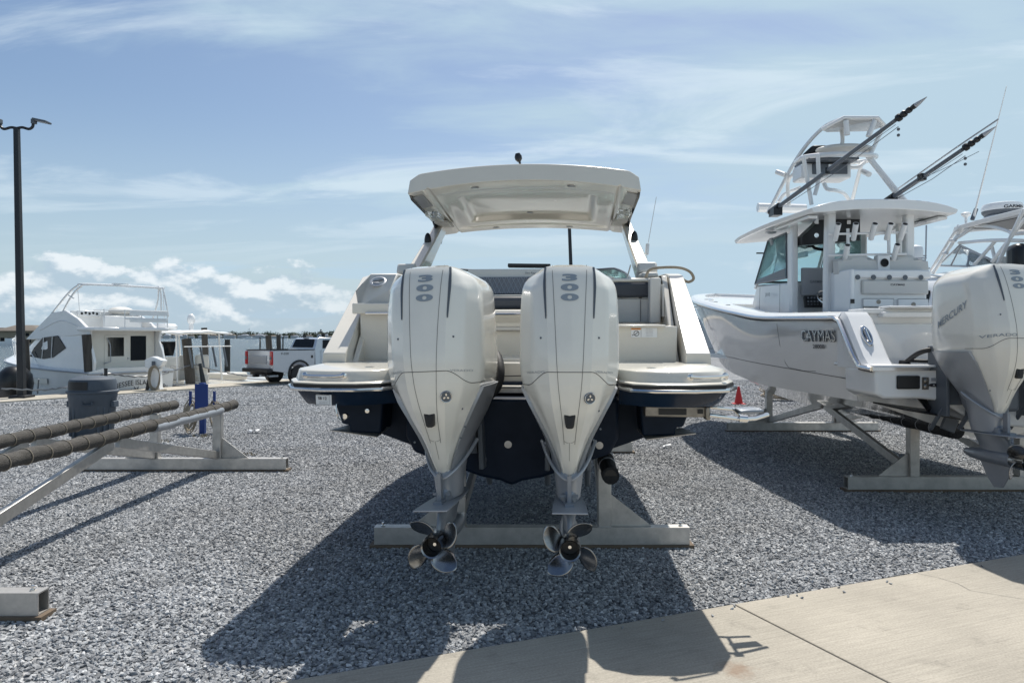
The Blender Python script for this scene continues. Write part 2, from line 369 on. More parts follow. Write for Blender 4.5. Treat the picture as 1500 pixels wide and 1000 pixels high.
stones('loose_gravel',[(-12.2,17.0),(14,17.0),(17,27),(-6.8,26.5)],560,.024,15)
stones('stray_gravel',[(-1.2,slabline(-1.2,-.03)),(5.2,slabline(5.2,-.03)),(5.2,slabline(5.2,-.16)),(-1.2,slabline(-1.2,-.10))],26,.010,31,.027)
# concrete apron
def conc_mat(name,c,dark):
    m,t,b=nt(name); L=t.links; tc=t.nodes.new('ShaderNodeTexCoord')
    mp=t.nodes.new('ShaderNodeMapping'); mp.inputs['Rotation'].default_value=(0,0,-math.atan2(SED.y,SED.x)); L.new(tc.outputs['Object'],mp.inputs[0])
    mp2=t.nodes.new('ShaderNodeMapping'); mp2.inputs['Scale'].default_value=(3,70,1); L.new(mp.outputs[0],mp2.inputs[0])
    def ns(sc_,vec,dt=6,ro=.6):
        n=t.nodes.new('ShaderNodeTexNoise'); n.inputs['Scale'].default_value=sc_; n.inputs['Detail'].default_value=dt; n.inputs['Roughness'].default_value=ro; L.new(vec,n.inputs[0]); return n.outputs['Fac']
    n1=ns(1.1,mp.outputs[0]); n2=ns(90,mp.outputs[0],3); n3=ns(1,mp2.outputs[0],4); n4=ns(4.2,mp.outputs[0],7,.7)
    def mr(x,a,b2,c2,d):
        k=t.nodes.new('ShaderNodeMapRange'); 
        for q,z in zip(('From Min','From Max','To Min','To Max'),(a,b2,c2,d)): k.inputs[q].default_value=z
        L.new(x,k.inputs[0]); return k.outputs[0]
    def mul(a,b2):
        k=t.nodes.new('ShaderNodeMath'); k.operation='MULTIPLY'; L.new(a,k.inputs[0]); L.new(b2,k.inputs[1]); return k.outputs[0]
    f=mul(mul(mr(n1,.3,.7,.80,1.10),mr(n2,.3,.7,.84,1.14)),mul(mr(n3,.3,.7,.86,1.10),mr(n4,.58,.75,1,.70)))
    mx=t.nodes.new('ShaderNodeMix'); mx.data_type='RGBA'; mx.blend_type='MULTIPLY'; mx.inputs['Factor'].default_value=1; mx.inputs['A'].default_value=(*c,1)
    L.new(f,mx.inputs['B'])
    # a rust-brown stain
    ds=t.nodes.new('ShaderNodeVectorMath'); ds.operation='DISTANCE'; L.new(tc.outputs['Object'],ds.inputs[0]); ds.inputs[1].default_value=(1.06,3.50,.03)
    sc2=t.nodes.new('ShaderNodeMath'); sc2.operation='ADD'; L.new(ds.outputs['Value'],sc2.inputs[0]); L.new(mr(ns(22,tc.outputs['Object']),0,1,-.09,.09),sc2.inputs[1])
    st=mr(sc2.outputs[0],.02,.10,.6,0)
    m2=t.nodes.new('ShaderNodeMix'); m2.data_type='RGBA'; L.new(mx.outputs['Result'],m2.inputs['A']); m2.inputs['B'].default_value=(.20,.12,.07,1); L.new(st,m2.inputs['Factor'])
    L.new(m2.outputs['Result'],b.inputs['Base Color']); b.inputs['Roughness'].default_value=.85
    bp=t.nodes.new('ShaderNodeBump'); bp.inputs['Strength'].default_value=.5; bp.inputs['Distance'].default_value=.004; L.new(n3,bp.inputs['Height']); L.new(bp.outputs[0],b.inputs['Normal']); return m
M['conc']=conc_mat('concrete_apron',(.37,.34,.285),.2); M['quay']=mat('pale_quay_concrete',(.42,.39,.33),.85,var=.25,vs=2,bump=.3)
SN=Vector((SED.y,-SED.x,0))
J0=Vector(((1070-CX)*4.387/F,4.387,0)); s0=(J0-SE0).dot(SED)
for nm,(a,b2) in {'concrete_apron':(-12,s0-.006),'concrete_apron.001':(s0+.006,14)}.items():
    mb=MB(); pts=[SE0+SED*a,SE0+SED*b2,SE0+SED*b2+SN*9,SE0+SED*a+SN*9]
    mb.prism([(p.x,p.y) for p in pts],'z',-.1,.022); struct(mb.obj('concrete_apron','conc',bevel=.006))
mb=MB(); p=SE0+SED*s0; mb.bar(p+Vector((0,0,.004)),p+SN*9+Vector((0,0,.004)),.012,.02); struct(mb.obj('apron_joint','seam'))
mb=MB(); p=SE0+SED*(s0+1.5); q_=[p+SN*(.02+.12*k)+SED*(.05*math.sin(k*1.7)+.03*math.sin(k*4.1)+.02*k)+Vector((0,0,.0235)) for k in range(14)]; mb.add([v for a_ in q_ for v in (a_-SED*.0016,a_+SED*.0016)],[(2*k,2*k+1,2*k+3,2*k+2) for k in range(13)]); struct(mb.obj('apron_crack','seam'))
# quay strip and seawall
mb=MB(); pts=[Q0-QD*30,Q0+QD*400,Q0+QD*400+QN*1.25,Q0-QD*30+QN*1.25]
mb.prism([(p.x,p.y) for p in pts],'z',-2.2,.03); struct(mb.obj('quay','quay'))
# water
def water_mat():
    m,t,b=nt('bay_water'); L=t.links
    b.inputs['Base Color'].default_value=(.05,.085,.11,1); b.inputs['Roughness'].default_value=.18; b.inputs['IOR'].default_value=1.33
    tc=t.nodes.new('ShaderNodeTexCoord'); mp=t.nodes.new('ShaderNodeMapping'); mp.inputs['Rotation'].default_value=(0,0,.3); mp.inputs['Scale'].default_value=(.5,1.6,1); L.new(tc.outputs['Object'],mp.inputs[0])
    n=t.nodes.new('ShaderNodeTexNoise'); n.inputs['Scale'].default_value=.9; n.inputs['Detail'].default_value=8; n.inputs['Roughness'].default_value=.6; L.new(mp.outputs[0],n.inputs[0])
    bp=t.nodes.new('ShaderNodeBump'); bp.inputs['Strength'].default_value=1; bp.inputs['Distance'].default_value=1.3; L.new(n.outputs['Fac'],bp.inputs['Height']); L.new(bp.outputs[0],b.inputs['Normal']); return m
WZ=-.95
a=Q0-QD*60; b2=Q0+QD*400
struct(sheet([a+Vector((5,0,0)),b2+Vector((5,0,0)),(400,2600),(-4000,2600),(-4000,-200)],WZ,'water',water_mat()))
# ---------------------------------------------------------------- outboard motor
CK=[ # z, yA, pw, rw, sx,sy, wx,wy, fx,fy, gx,gy, yF
(.79,.30,.012,.020,.028,.305,.036,.32,.04,.36,.03,.42,.44),
(.865,.245,.018,.034,.044,.258,.058,.30,.075,.45,.06,.55,.57),
(1.0,.165,.029,.053,.082,.215,.112,.29,.13,.55,.1,.66,.68),
(1.13,.085,.040,.078,.130,.155,.178,.27,.20,.62,.14,.74,.75),
(1.25,.030,.053,.098,.172,.112,.238,.245,.25,.66,.16,.8,.81),
(1.34,.008,.062,.108,.197,.095,.274,.22,.28,.68,.18,.82,.83),
(1.45,.0,.069,.115,.209,.090,.288,.215,.29,.68,.18,.83,.84),
(1.6,.02,.076,.120,.213,.105,.288,.23,.29,.68,.18,.83,.84),
(1.75,.055,.083,.124,.217,.135,.285,.25,.286,.68,.18,.82,.83),
(1.85,.085,.088,.127,.217,.165,.277,.275,.28,.68,.17,.81,.82),
(1.908,.108,.091,.128,.190,.185,.252,.275,.252,.66,.16,.79,.80),
(1.945,.128,.093,.129,.160,.18,.198,.26,.20,.64,.15,.76,.78),
(1.972,.148,.094,.129,.138,.18,.155,.26,.155,.60,.12,.72,.74),
(1.984,.165,.094,.127,.128,.19,.134,.27,.13,.56,.10,.68,.70),
(1.992,.24,.07,.09,.095,.27,.10,.33,.10,.52,.08,.62,.64)]
_cz=[k[0] for k in CK]
def cowl_half(z):
    q=[pchip(_cz,[k[i] for k in CK],z)*(.955 if i in (4,6,8,10) else 1) for i in range(1,13)]
    yA,pw,rw,sx_,sy,wx,wy,fx,fy,gx,gy,yF=q
    pts=[(0,yA),(pw,yA+.004),(rw,yA+.014)]
    pr=[(rw,yA+.014),(sx_,sy),(wx,wy),(fx,fy),(gx,gy),(0,yF)]
    out=list(pts)
    a,b,c_=[Vector((p[0],p[1],0)) for p in pr[:3]]
    out+=[tuple(a.lerp(b,k/5)[:2]) for k in range(6)]+[tuple(b.lerp(c_,k/5)[:2]) for k in range(1,5)]
    s_=spl([Vector((p[0],p[1],0)) for p in pr[2:]],5)
    out+=[(p.x,p.y) for p in s_]
    return out
def surfy(x,z):
    h=cowl_half(z); x=abs(x)
    for a,b in zip(h[:-1],h[1:]):
        if b[0]>=x and a[0]<=x: return a[1]+(b[1]-a[1])*(x-a[0])/max(b[0]-a[0],1e-6)
    return h[8][1]
def cowl_pt(i,z,out=.0025):
    """i: fractional index in the half section; negative = left"""
    h=cowl_half(z); s=1 if i>=0 else -1; i=abs(i); k=int(min(i,len(h)-2)); f=i-k
    x=h[k][0]*(1-f)+h[k+1][0]*f; y=h[k][1]*(1-f)+h[k+1][1]*f
    c=Vector((0,.4)); d=Vector((x,y))-c; d=d*(1+out/d.length)+c
    return Vector((s*d.x,d.y,z))
def make_outboard(root,mtx,number='300',second=None,word=False,bracket=True,sw=False):
    """pearl-white outboard; parts: outboard_motor (upper cowl) > the rest"""
    T=lambda mb:mb.xf(mtx)
    zs=sorted(set(list(np.linspace(1.335,1.905,24))+list(np.linspace(1.905,1.992,9))))
    def full(z): h=cowl_half(z); return [Vector((x,y,z)) for x,y in h]+[Vector((-x,y,z)) for x,y in h[-2:0:-1]]
    def split(x): return 1.404 if abs(x)<.135 else 1.404-.076*min(1,(abs(x)-.135)/.14)
    up=MB(); secs=[]
    lo=MB(); losec=[]; 
    n=len(full(1.5))
    for t_ in np.linspace(0,1,30):
        base=full(1.5); ring=[]
        for i in range(n):
            z0=1.335
            z=z0+(1.992-z0)*(t_**.8 if t_<1 else 1); ring.append(full(z)[i])
        secs.append(ring)
    up.loft(secs)
    for z in np.linspace(.79,1.335,24): losec.append(full(z))
    lo.loft(losec)
    main=T(up).obj('outboard_motor','cowl',root,ang=31)
    T(lo).obj('lower_cowl','cowl',main,ang=24)
    sm=MB()
    # seams: two long panel lines, one bonnet split line, one filler cap line
    for s in (-1,1):
        sm.tube([cowl_pt(s*1,z,.0008) for z in np.linspace(1.0,1.985,30)],.0013,5)
    ln=[]
    for i in np.concatenate([np.linspace(-14,-3.001,40),np.linspace(-2,2,20),np.linspace(3.001,14,40)]):
        a=abs(i)
        q_=min(1,max(0,(a-3)/8.)); z=1.404-.078*q_*q_*(3-2*q_)
        ln.append(cowl_pt(i,z,.0006))
    sm.tube(ln,.002,5)
    T(sm).obj('cowl_seam','seam',main,split=True)
    vt=MB()
    for s in (-1,1):
        inn=[];outr=[]
        for k,z in enumerate(np.linspace(1.70,1.965,14)):
            f=k/13; inn.append(cowl_pt(s*(3.08),z,.004)); outr.append(cowl_pt(s*(3.3+.55*f),z,.004))
        vs=inn+outr; nn=len(inn); vt.add(vs,[(i,i+1,nn+i+1,nn+i) for i in range(nn-1)])
        vt.tube([cowl_pt(s*(3.3+.55*min(1,max(0,(z-1.69)/.278))),z,.003) for z in np.linspace(1.69,1.968,14)],[.0025+.003*k/13 for k in range(14)],6)
    T(vt).obj('cowl_vent','vent',main,solid=.003,split=True)
    # stacked wide digits
    dg=MB()
    for k,ch in enumerate(number):
        zc=1.912-.0545*k
        def fn(u,v,w_,zc=zc):
            return Vector((u,surfy(u,zc+v)-.0025,zc+v))
        tb=text(ch,.040,.05,3.6,fn); dg.add(tb.v,tb.f)
    T(dg).obj('horsepower_number','decal',main)
    # service hatch with dark grip
    hp=MB(); zc=1.145
    hp.prism([(-.030,zc+.045),(.030,zc+.045),(.033,zc+.035),(.022,zc-.040),(.012,zc-.047),(-.012,zc-.047),(-.022,zc-.040),(-.033,zc+.035)],'y',surfy(0,zc)-.012,surfy(0,zc)+.03)
    T(hp).obj('flush_handle','black',main,bevel=.004)
    hp=MB(); hp.prism([(-.018,zc+.02),(.018,zc+.02),(.012,zc-.03),(-.012,zc-.03)],'y',surfy(0,zc)-.016,surfy(0,zc)-.01)
    T(hp).obj('grip','rubber',main,bevel=.003)
    hl=MB()
    pts=[cowl_pt(-1,1.20,.0005),cowl_pt(-1,1.02,.0005),cowl_pt(-.5,1.01,.0005),cowl_pt(.5,1.01,.0005),cowl_pt(1,1.02,.0005),cowl_pt(1,1.2,.0005)]
    hl.tube(pts,.0012,5); hl.tube([cowl_pt(0,1.01,.0005),cowl_pt(0,.90,.0005)],.001,5)
    T(hl).obj('hatch_seam','seam',main)
    # round badge with three-blade mark
    bz,bx=1.265,.105; c=Vector((bx,surfy(bx,bz)-.004,bz)); nrm=Vector((.35,-1,-.15)).normalized()
    bd=MB(); bd.lathe([(.032,0),(.032,.004),(.029,.006),(.0,.006)],c,nrm,24); T(bd).obj('round_badge','vent',main)
    bd=MB(); u_,w_=frame(nrm); c2=c+nrm*.0075
    ring=[c2+(u_*math.cos(a)+w_*math.sin(a))*.029 for a in np.linspace(0,2*PI,25)[:-1]]; bd.tube(ring,.0016,5,closed=True)
    for k in range(3):
        a=2*PI*k/3+.5; q=[(0.004,-.3),(.013,-.45),(.020,0),(.014,.4),(.005,.3)]
        bd.poly([c2+(u_*math.cos(a+g_)+w_*math.sin(a+g_))*r_ for r_,g_ in q],.0015)
    T(bd).obj('badge_mark','steel',main)
    sb=MB()
    for x,z in ((-.155,1.585),(.155,1.585),(.16,1.185),(-.135,1.0),(.135,1.02),(.17,1.085)):
        y=surfy(x,z); sb.lathe([(.006,0),(.006,.004),(.0,.005)],(x,y,z),(0,-1,0),10)
    T(sb).obj('cowl_screw','vent',main,split=True)
    if word:
        def fw(u,v,w_):
            z=1.43+v-.18*max(0,(-u)); x=-.16+u; return Vector((x,surfy(x,z)-.003,z))
        T(text('VERADO',.022,.01,1.5,fw)).obj('model_word','decal',main)
        def fm(u,v,w_):
            y=.44-u; z=1.60+v+.45*u; h=cowl_half(z); x=.29
            for p_,q_ in zip(h[8:-1],h[9:]):
                if p_[1]<=y<=q_[1]: x=p_[0]+(q_[0]-p_[0])*(y-p_[1])/max(q_[1]-p_[1],1e-6)
            return Vector((-x-.006,y,z))
        T(text('MERCURY',.06,.01,.95,fm)).obj('maker_word','decal',main)
    else:
        for s in (-1,1):
            def fw(u,v,w_,s=s):
                x=s*.185+u; z=1.405+v-.10*(abs(x)-.135); return Vector((x,surfy(x,z)-.0025,z))
            T(text('VERADO',.012,0,1.5,fw)).obj('model_word','lgrey',main)
    # grey skirt hugging the tip, mid leg, plates, gearcase
    def ring(z,hw,ya,yb,n=20,e=2.2):
        cy=(ya+yb)/2; ry=(yb-ya)/2
        return [Vector((hw*math.copysign(abs(math.cos(a))**(2/e),math.cos(a)),cy+ry*math.copysign(abs(math.sin(a))**(2/e),math.sin(a)),z)) for a in np.linspace(0,2*PI,n+1)[:-1]]
    sk=MB(); 
    # skirt: aft lip swoops up along the sides
    secs=[]
    for k,(z,hw,ya,yb) in enumerate(((.66,.068,.29,.60),(.71,.074,.28,.62),(.75,.078,.275,.64),(.77,.082,.262,.66),(.785,.085,.255,.67),(.79,.076,.26,.66))):
        r_=ring(z,hw,ya,yb); 
        if k>=2:
            for v_ in r_: v_.z+=max(0,(v_.y-ya))*.75*(k-1)/3; v_.x*=1+max(0,(v_.y-ya))*1.6*(k-1)/3
        secs.append(r_)
    sk.loft(secs); T(sk).obj('splash_skirt','lgrey',main,ang=40)
    lp_=MB(); lp_.tube(spl([(-.16,.52,.97),(-.12,.40,.89),(-.066,.30,.822),(0,.262,.783),(.066,.30,.822),(.12,.40,.89),(.16,.52,.97)],6),[.010]*37,8); T(lp_).obj('skirt_lip','lgrey',main)
    sd=MB()   # side flanks of the bracket shroud reaching up beside the lower cowl
    for s in (-1,1):
        secs=[]
        for z in np.linspace(.80,1.30,14):
            f=(z-.80)/.50; i0=12.3+1.2*f**3
            q=[cowl_pt(s*i,z,.022) for i in np.linspace(i0,22,8)]
            q2=[cowl_pt(s*i,z,-.02) for i in np.linspace(22,i0-.5,8)]
            secs.append(q+q2)
        sd.loft(secs)
    T(sd).obj('side_shroud','lgrey',main,split=True)
    md=MB()
    md.loft([ring(z,hw,ya,yb) for z,hw,ya,yb in ((.43,.02,.12,.50),(.50,.030,.12,.52),(.56,.034,.16,.54),(.62,.05,.20,.58),(.68,.055,.26,.60),(.74,.068,.29,.60),(.86,.085,.33,.70),(1.1,.13,.38,.78))])
    md.box((0,.22,.72),(.022,.05,.20)); md.box((0,.20,.66),(.05,.1,.03)); md.box((-.035,.25,.70),(.03,.02,.012)); md.box((.035,.25,.70),(.03,.02,.012))
    T(md).obj('midsection','grey',main)
    pl=MB(); pl.prism([(-.095,-.02),(.095,-.02),(.092,.2),(.07,.62),(.03,.72),(-.03,.72),(-.07,.62),(-.092,.2)],'z',.655,.664)
    pl.xf(Matrix.Translation((0,0,-.0))@Matrix.Rotation(R(-1.5),4,'X')); T(pl).obj('cavitation_plate','lgrey',main,bevel=.003)
    gc=MB(); gc.lathe([(.0,.74),(.025,.70),(.045,.62),(.056,.5),(.058,.3),(.056,.15),(.05,.10)],(0,0,.467),(0,1,0),24)
    gc.prism([(.52,.42),(.14,.42),(.20,.33),(.27,.235),(.36,.225),(.44,.3)],'x',-.007,.007)
    T(gc).obj('gearcase','grey',main)
    pr=MB()
    hub=[(.048,.16),(.056,.14),(.060,.06),(.060,0),(.057,-.012),(.050,-.005),(.048,.10),(.001,.10)]
    pr.lathe(hub,(0,.0,.467),(0,1,0),28)
    pm=pr.xf(mtx).obj('propeller','prop',main)
    bl=MB(); sgn=-1 if sw else 1
    for k in range(4):
        a0=PI/2*k+R(-72 if not sw else -105); nr,nc=12,9; vs=[]
        for i in range(nr):
            t_=i/(nr-1); r_=.052+.122*t_; c_=.062+.075*math.sin(PI*min(1,t_*.95+.12))**.8; 
            if t_>.72: c_*=math.sqrt(max(.03,1-((t_-.72)/.29)**2))
            ph=math.atan(.52/(2*PI*r_))
            for j in range(nc):
                s=(j/(nc-1)-.5)*c_; th=a0+sgn*(s*math.cos(ph)/r_+t_*.45); y=.07+s*math.sin(ph)-.045*t_
                vs.append((r_*math.cos(th),y,.467+r_*math.sin(th)))
        bl.add(vs,[(i*nc+j,i*nc+j+1,(i+1)*nc+j+1,(i+1)*nc+j) for i in range(nr-1) for j in range(nc-1)])
    T(bl).obj('propeller_blade','prop',main,solid=.005,ang=60,split=True)
    T(MB().lathe([(.046,.09),(.046,.095),(.001,.095)],(0,0,.467),(0,1,0),20)).obj('hub_bore','black',main)
    T(MB().lathe([(.009,.06),(.012,.09)],(0,0,.467),(0,1,0),12)).obj('hub_nut','steel',main)
    if bracket:
        bk=MB(); bk.box((0,.86,1.12),(.20,.18,.55)); 
        for s in (-1,1): bk.box((s*.13,.86,1.05),(.03,.26,.6)); bk.tube([(s*.13,.80,.82),(s*.13,.98,.62)],.02,10)
        T(bk).obj('mount_bracket','vent',main,bevel=.01)
    return main
M['lbrk']=mat('dull_stainless',(.30,.28,.25),.3,metal=.9,var=.3,vs=15)
# ---------------------------------------------------------------- BOAT 1 : navy and cream bowrider seen from astern
B1=thing('sport_boat','navy and cream sport boat with hardtop and twin outboards, centre on a stand','boat',(-.01,4.65,0),(R(2),0,R(-4)))
def hullpts(k,ch,sh,mid=None):
    # half section keel->chine->sheer, mirrored into an open strip ring
    h=[(0,k),(ch[0]*.5,k+(ch[1]-k)*.5-.012),(ch[0],ch[1]),(ch[0]+.035,ch[1]-.004)]
    if mid: h.append(mid)
    h.append(sh); return h
def hull(st,n=36,lift=None):
    ys=[s[0] for s in st]; K=len(st[0][1]); secs=[]
    for y in np.linspace(ys[0],ys[-1],n):
        h=[(pchip(ys,[s[1][i][0] for s in st],y),pchip(ys,[s[1][i][1] for s in st],y)) for i in range(K)]
        secs.append([Vector((x,y,z)) for x,z in h[::-1]]+[Vector((-x,y,z)) for x,z in h[1:]])
    return secs
st=[(.28,hullpts(.64,(1.06,1.0),(1.27,1.285))),(2.0,hullpts(.58,(1.09,.98),(1.31,1.31))),(4.2,hullpts(.60,(1.0,1.03),(1.29,1.42))),(5.8,hullpts(.74,(.72,1.14),(1.05,1.55))),(7.0,hullpts(1.02,(.33,1.32),(.62,1.68))),(7.8,hullpts(1.55,(.03,1.58),(.06,1.76)))]
mb=MB(); mb.loft(hull(st)); hl=mb.obj('hull','bottom',B1,ang=25)
# stepped transom pods, keel pad, strakes
mb=MB()
for s in (-1,1):
    mb.prism([(s*.80,1.20),(s*1.12,1.20),(s*1.07,1.045),(s*1.02,1.035),(s*1.02,.99),(s*.82,.985)],'y',.0,.35)
mb.obj('transom_pod','bottom',B1,bevel=.012,split=True)
mb=MB(); mb.prism([(-.63,.85),(-.2,.695),(-.07,.67),(0,.64),(.07,.67),(.2,.695),(.63,.85),(.68,.95),(.68,1.20),(-.68,1.20),(-.68,.95)],'y',.10,.31); mb.obj('motor_transom','bottom',B1,bevel=.02)
mb=MB()
for s in (-1,1): mb.lathe([(.040,0),(.040,.008),(.030,.012),(0,.010)],(s*.02 if s<0 else .56,.115,.905),(0,-1,0),24)
mb2=mb.obj('underwater_light','steel',B1,split=True)
mb=MB(); 
for x in (-.02,.56): mb.lathe([(.026,.008),(.024,.015),(0,.016)],(x,.115,.905),(0,-1,0),20)
mb.obj('light_lens','alu',mb2,split=True)
mb=MB(); mb.lathe([(.03,0),(.03,.01),(.012,.012)],(.02,.115,.70),(0,-1,0),16); mb.obj('drain_plug','vent',B1)
for s in (-1,1):
    mb=MB(); mb.poly([(s*.80,.16,1.0),(s*1.08,.16,1.01),(s*1.14,-.02,1.005),(s*.84,-.02,.965)],.006); tt=mb.obj('trim_tab','alu',B1)
    mb=MB(); mb.tube([(s*.86,.18,1.19),(s*.84,.06,1.0)],.022,10); mb.tube([(s*.845,.08,1.02),(s*.84,.05,.97)],.012,8); mb.obj('actuator','black',tt,split=True)
    mb=MB(); mb.lathe([(.014,0),(.014,.02),(0,.022)],(s*.90,-.0,1.13),(0,-1,0),12); mb.obj('actuator_mount','steel',tt)
# swim platform halves
plan=[(.66,.45),(1.285,.45),(1.31,-.18),(1.24,-.33),(1.06,-.395),(.86,-.40),(.735,-.35),(.66,-.22)]
def off(pl,d): # simple offset from centroid side
    c=Vector((.98,.05)); return [((c.x+(x-c.x)*(1+d/.33)) if x>.7 else x, c.y+(y-c.y)*(1+d/.42)) if y<.4 else (x+(d if x>1 else 0),y) for x,y in pl]
for s in (-1,1):
    fl=lambda q:[(s*x,y) for x,y in q]
    mb=MB(); secs=[]
    for z,d in ((1.335,.012),(1.343,.014),(1.350,.002),(1.352,-.012),(1.405,-.028),(1.412,-.036)): secs.append([Vector((x,y,z)) for x,y in fl(off(plan,d))])
    mb.loft(secs); pf=mb.obj('swim_platform','cream',B1,ang=40)
    mb=MB(); secs=[]
    for z,d in ((1.335,.016),(1.312,.016)): secs.append([Vector((x,y,z)) for x,y in fl(off(plan,d))])
    mb.loft(secs); mb.obj('rub_rail','black',pf)
    mb=MB(); q=[Vector((x,y,1.306)) for x,y in fl(off(plan,.024))][1:]; mb.tube(q,.0125,8)
    for k in range(7): 
        a=.08+.15*k; p=q[2].lerp(q[5],min(a,1)) if False else q[min(int(a*6),6)]
    mb.obj('stainless_insert','steel',pf)
    mb=MB(); secs=[]
    for z,d in ((1.312,.004),(1.295,-.004),(1.215,-.055),(1.205,-.065)): secs.append([Vector((x,y,z)) for x,y in fl(off(plan,d))])
    mb.loft(secs); mb.obj('platform_underside','navy',pf)
    mb=MB()  # grab handle
    if s<0: a,b=Vector((-1.17,-.372,1.385)),Vector((-.93,-.408,1.385))
    else: a,b=Vector((1.04,-.405,1.385)),Vector((1.25,-.31,1.385))
    n=Vector((0,-.03,0)); mb.tube([a,a+n*.8+Vector((0,0,.004)),a.lerp(b,.2)+n,b.lerp(a,.2)+n,b+n*.8+Vector((0,0,.004)),b],.009,10)
    for e in (a,b): mb.lathe([(.019,0),(.019,.006),(.008,.012)],e,(0,-1,0),14)
    mb.obj('grab_handle','steel',pf)
    mb=MB(); mb.lathe([(.03,0),(.03,.003),(0,.004)],(s*.86,-.1,1.412),(0,0,1),16); mb.obj('deck_plate','steel',pf)
# little oval deck ring
# centre transom
mb=MB(); mb.box((0,.335,1.10),(1.34,.10,.32)); mb.obj('transom','bottom',B1)
mb=MB(); mb.box((.0,.30,1.232),(1.34,.12,.030)); mb.obj('transom_trim','alu',B1,bevel=.004)
mb=MB(); mb.box((0,.30,1.258),(1.34,.13,.018)); mb.box((0,.60,1.33),(1.5,.5,.16)); mb.prism([(.36,1.25),(.36,1.40),(.42,1.41),(.9,1.41),(.9,1.25)],'x',-.66,.66)
mb.prism([(.47,1.40),(.47,1.432),(.9,1.44),(.9,1.40)],'x',-.68,.68); mb.obj('engine_well','cream',B1,bevel=.012)
mb=MB(); mb.tube(spl([(-.64,.352,1.325),(-.2,.35,1.318),(.1,.35,1.325),(.64,.352,1.34)]),.003,6); mb.obj('rigging_line','black',B1)
# bulwark wings (coamings)
side=[(.30,1.405),(.30,1.475),(1.12,2.02),(1.30,2.045),(2.3,2.055),(4.3,2.02),(6.2,1.86),(7.6,1.72),(7.6,1.62),(4.2,1.38),(.9,1.30),(.45,1.32)]
for s,xo in ((-1,0),(1,0)):
    mb=MB()
    xa,xb=(1.13,1.235) 
    # sections through thickness: inner wall, top inner, top outer, outer wall (slight tumble)
    def taper(y): return 1.0 if y<4 else max(.1,1-((y-4)/3.9)**2)
    mb.loft([[Vector((s*(x+(dz*(2.05-z)))*taper(y),y,z)) for y,z in side] for x,dz in ((xa,.0),(xb-.012,.02),(xb,.09))])
    w_=mb.obj('bulwark','cream',B1,bevel=.014,ang=35)
    if s>0:
        mb=MB(); mb.prism([(.33,1.40),(.33,1.455),(.62,1.62),(.8,1.40)],'x',1.235,1.30); mb.obj('bulwark_foot','cream',w_,bevel=.02)
# inner quarter walls
mb=MB(); mb.poly([(1.10,.50,1.40),(1.10,1.5,1.40),(1.10,1.6,2.03),(1.10,1.15,2.02)],.04); mb.obj('quarter_panel','cream',B1,bevel=.006)
mb=MB(); mb.poly([(-1.10,.40,1.40),(-1.10,1.5,1.40),(-1.10,1.5,1.80),(-1.10,.85,1.80)],.04)
mb.box((-.90,.62,1.57),(.42,.06,.36)); mb.box((-.92,.60,1.775),(.46,.14,.075)); mb.obj('quarter_panel','cream',B1,bevel=.008)
mb=MB(); mb.tube([(-1.05,.515,1.742),(-.7,.515,1.742)],.008); mb.obj('boarding_rail','steel',B1)
# speaker console on the left quarter
mb=MB(); mb.loft([[Vector(p) for p in q] for q in ([(-1.135,.62,1.78),(-.885,.62,1.78),(-.885,.56,1.90),(-.865,.74,2.03),(-1.075,.74,2.03),(-1.135,.56,1.90)],[(-1.135,1.3,1.78),(-.885,1.3,1.78),(-.885,1.3,1.90),(-.865,1.3,2.03),(-1.075,1.3,2.03),(-1.135,1.3,1.90)])])
sb=mb.obj('quarter_locker','svinyl',B1,bevel=.012)
mb=MB(); nrm=Vector((0,-.6,.8)).normalized(); c=Vector((-.99,.645,1.965)); 
mb.lathe([(.055,0),(.060,.006),(.048,.009),(.040,-.0),(0,-.004)],c,nrm,24); mb.xf(Matrix.Translation(c)@Matrix.Diagonal((1.0,1,1,1))@Matrix.Translation(-c)); mb.obj('cup_holder','lgrey',sb)
mb=MB(); mb.tube([c+nrm*.012+Vector((-.035,-.0,-.004)),c+nrm*.012+Vector((.035,0,.006))],.006,8); mb.obj('cup_holder_bar','vent',sb)
mb=MB(); mb.box((-.79,.86,1.85),(.16,.3,.12)); mb.obj('side_bolster','vinyl',B1,bevel=.02)
# centre lounge: wall, chrome rail, two-tone backrest
mb=MB(); mb.box((0,.80,1.50),(1.40,.12,.24)); mb.box((0,.84,1.60),(1.40,.1,.06)); mb.box((0,.74,1.665),(1.40,.1,.075)); mb.box((0,.73,1.742),(1.40,.18,.035)); mb.prism([(.66,1.70),(.64,1.72),(.64,1.745),(.66,1.765),(.9,1.765),(.9,1.62),(.74,1.62)],'x',-.7,.7)
mb.obj('lounge_base','cream',B1,bevel=.012)
mb=MB(); mb.prism([(-.7,1.615),(.7,1.615),(.7,1.68),(.2,1.68),(.12,1.655),(-.7,1.655)],'y',.69,.72); mb.obj('lounge_lip','svinyl',B1,bevel=.01)
mb=MB(); mb.tube([(-.7,.625,1.735),(.7,.625,1.735)],.008); mb.obj('lounge_rail','steel',B1)
mb=MB(); mb.box((0,.96,1.815),(1.30,.16,.095)); mb.obj('lounge_bolster','vinyl',B1,bevel=.03)
mb=MB(); mb.box((0,1.13,1.872),(1.36,.24,.014)); mb.loft([[Vector((x,y,z)) for y,z in ((1.2,1.88),(1.26,1.88),(1.40,2.085),(1.24,2.085),(1.22,2.05))] for x in (-.42,.57)])
fr=mb.obj('lounge_backrest','cream',B1,bevel=.014)
mb=MB(); mb.loft([[Vector((x,y,z)) for y,z in ((1.13,1.884),(1.21,1.884),(1.225,2.02),(1.17,2.02))] for x in (-.40,.54)]); mb.obj('quilted_cushion','gvinyl',fr,bevel=.012)
mb=MB()
def qy(z): return 1.13+(z-1.884)*.294-.003
z0,z1=1.888,2.016
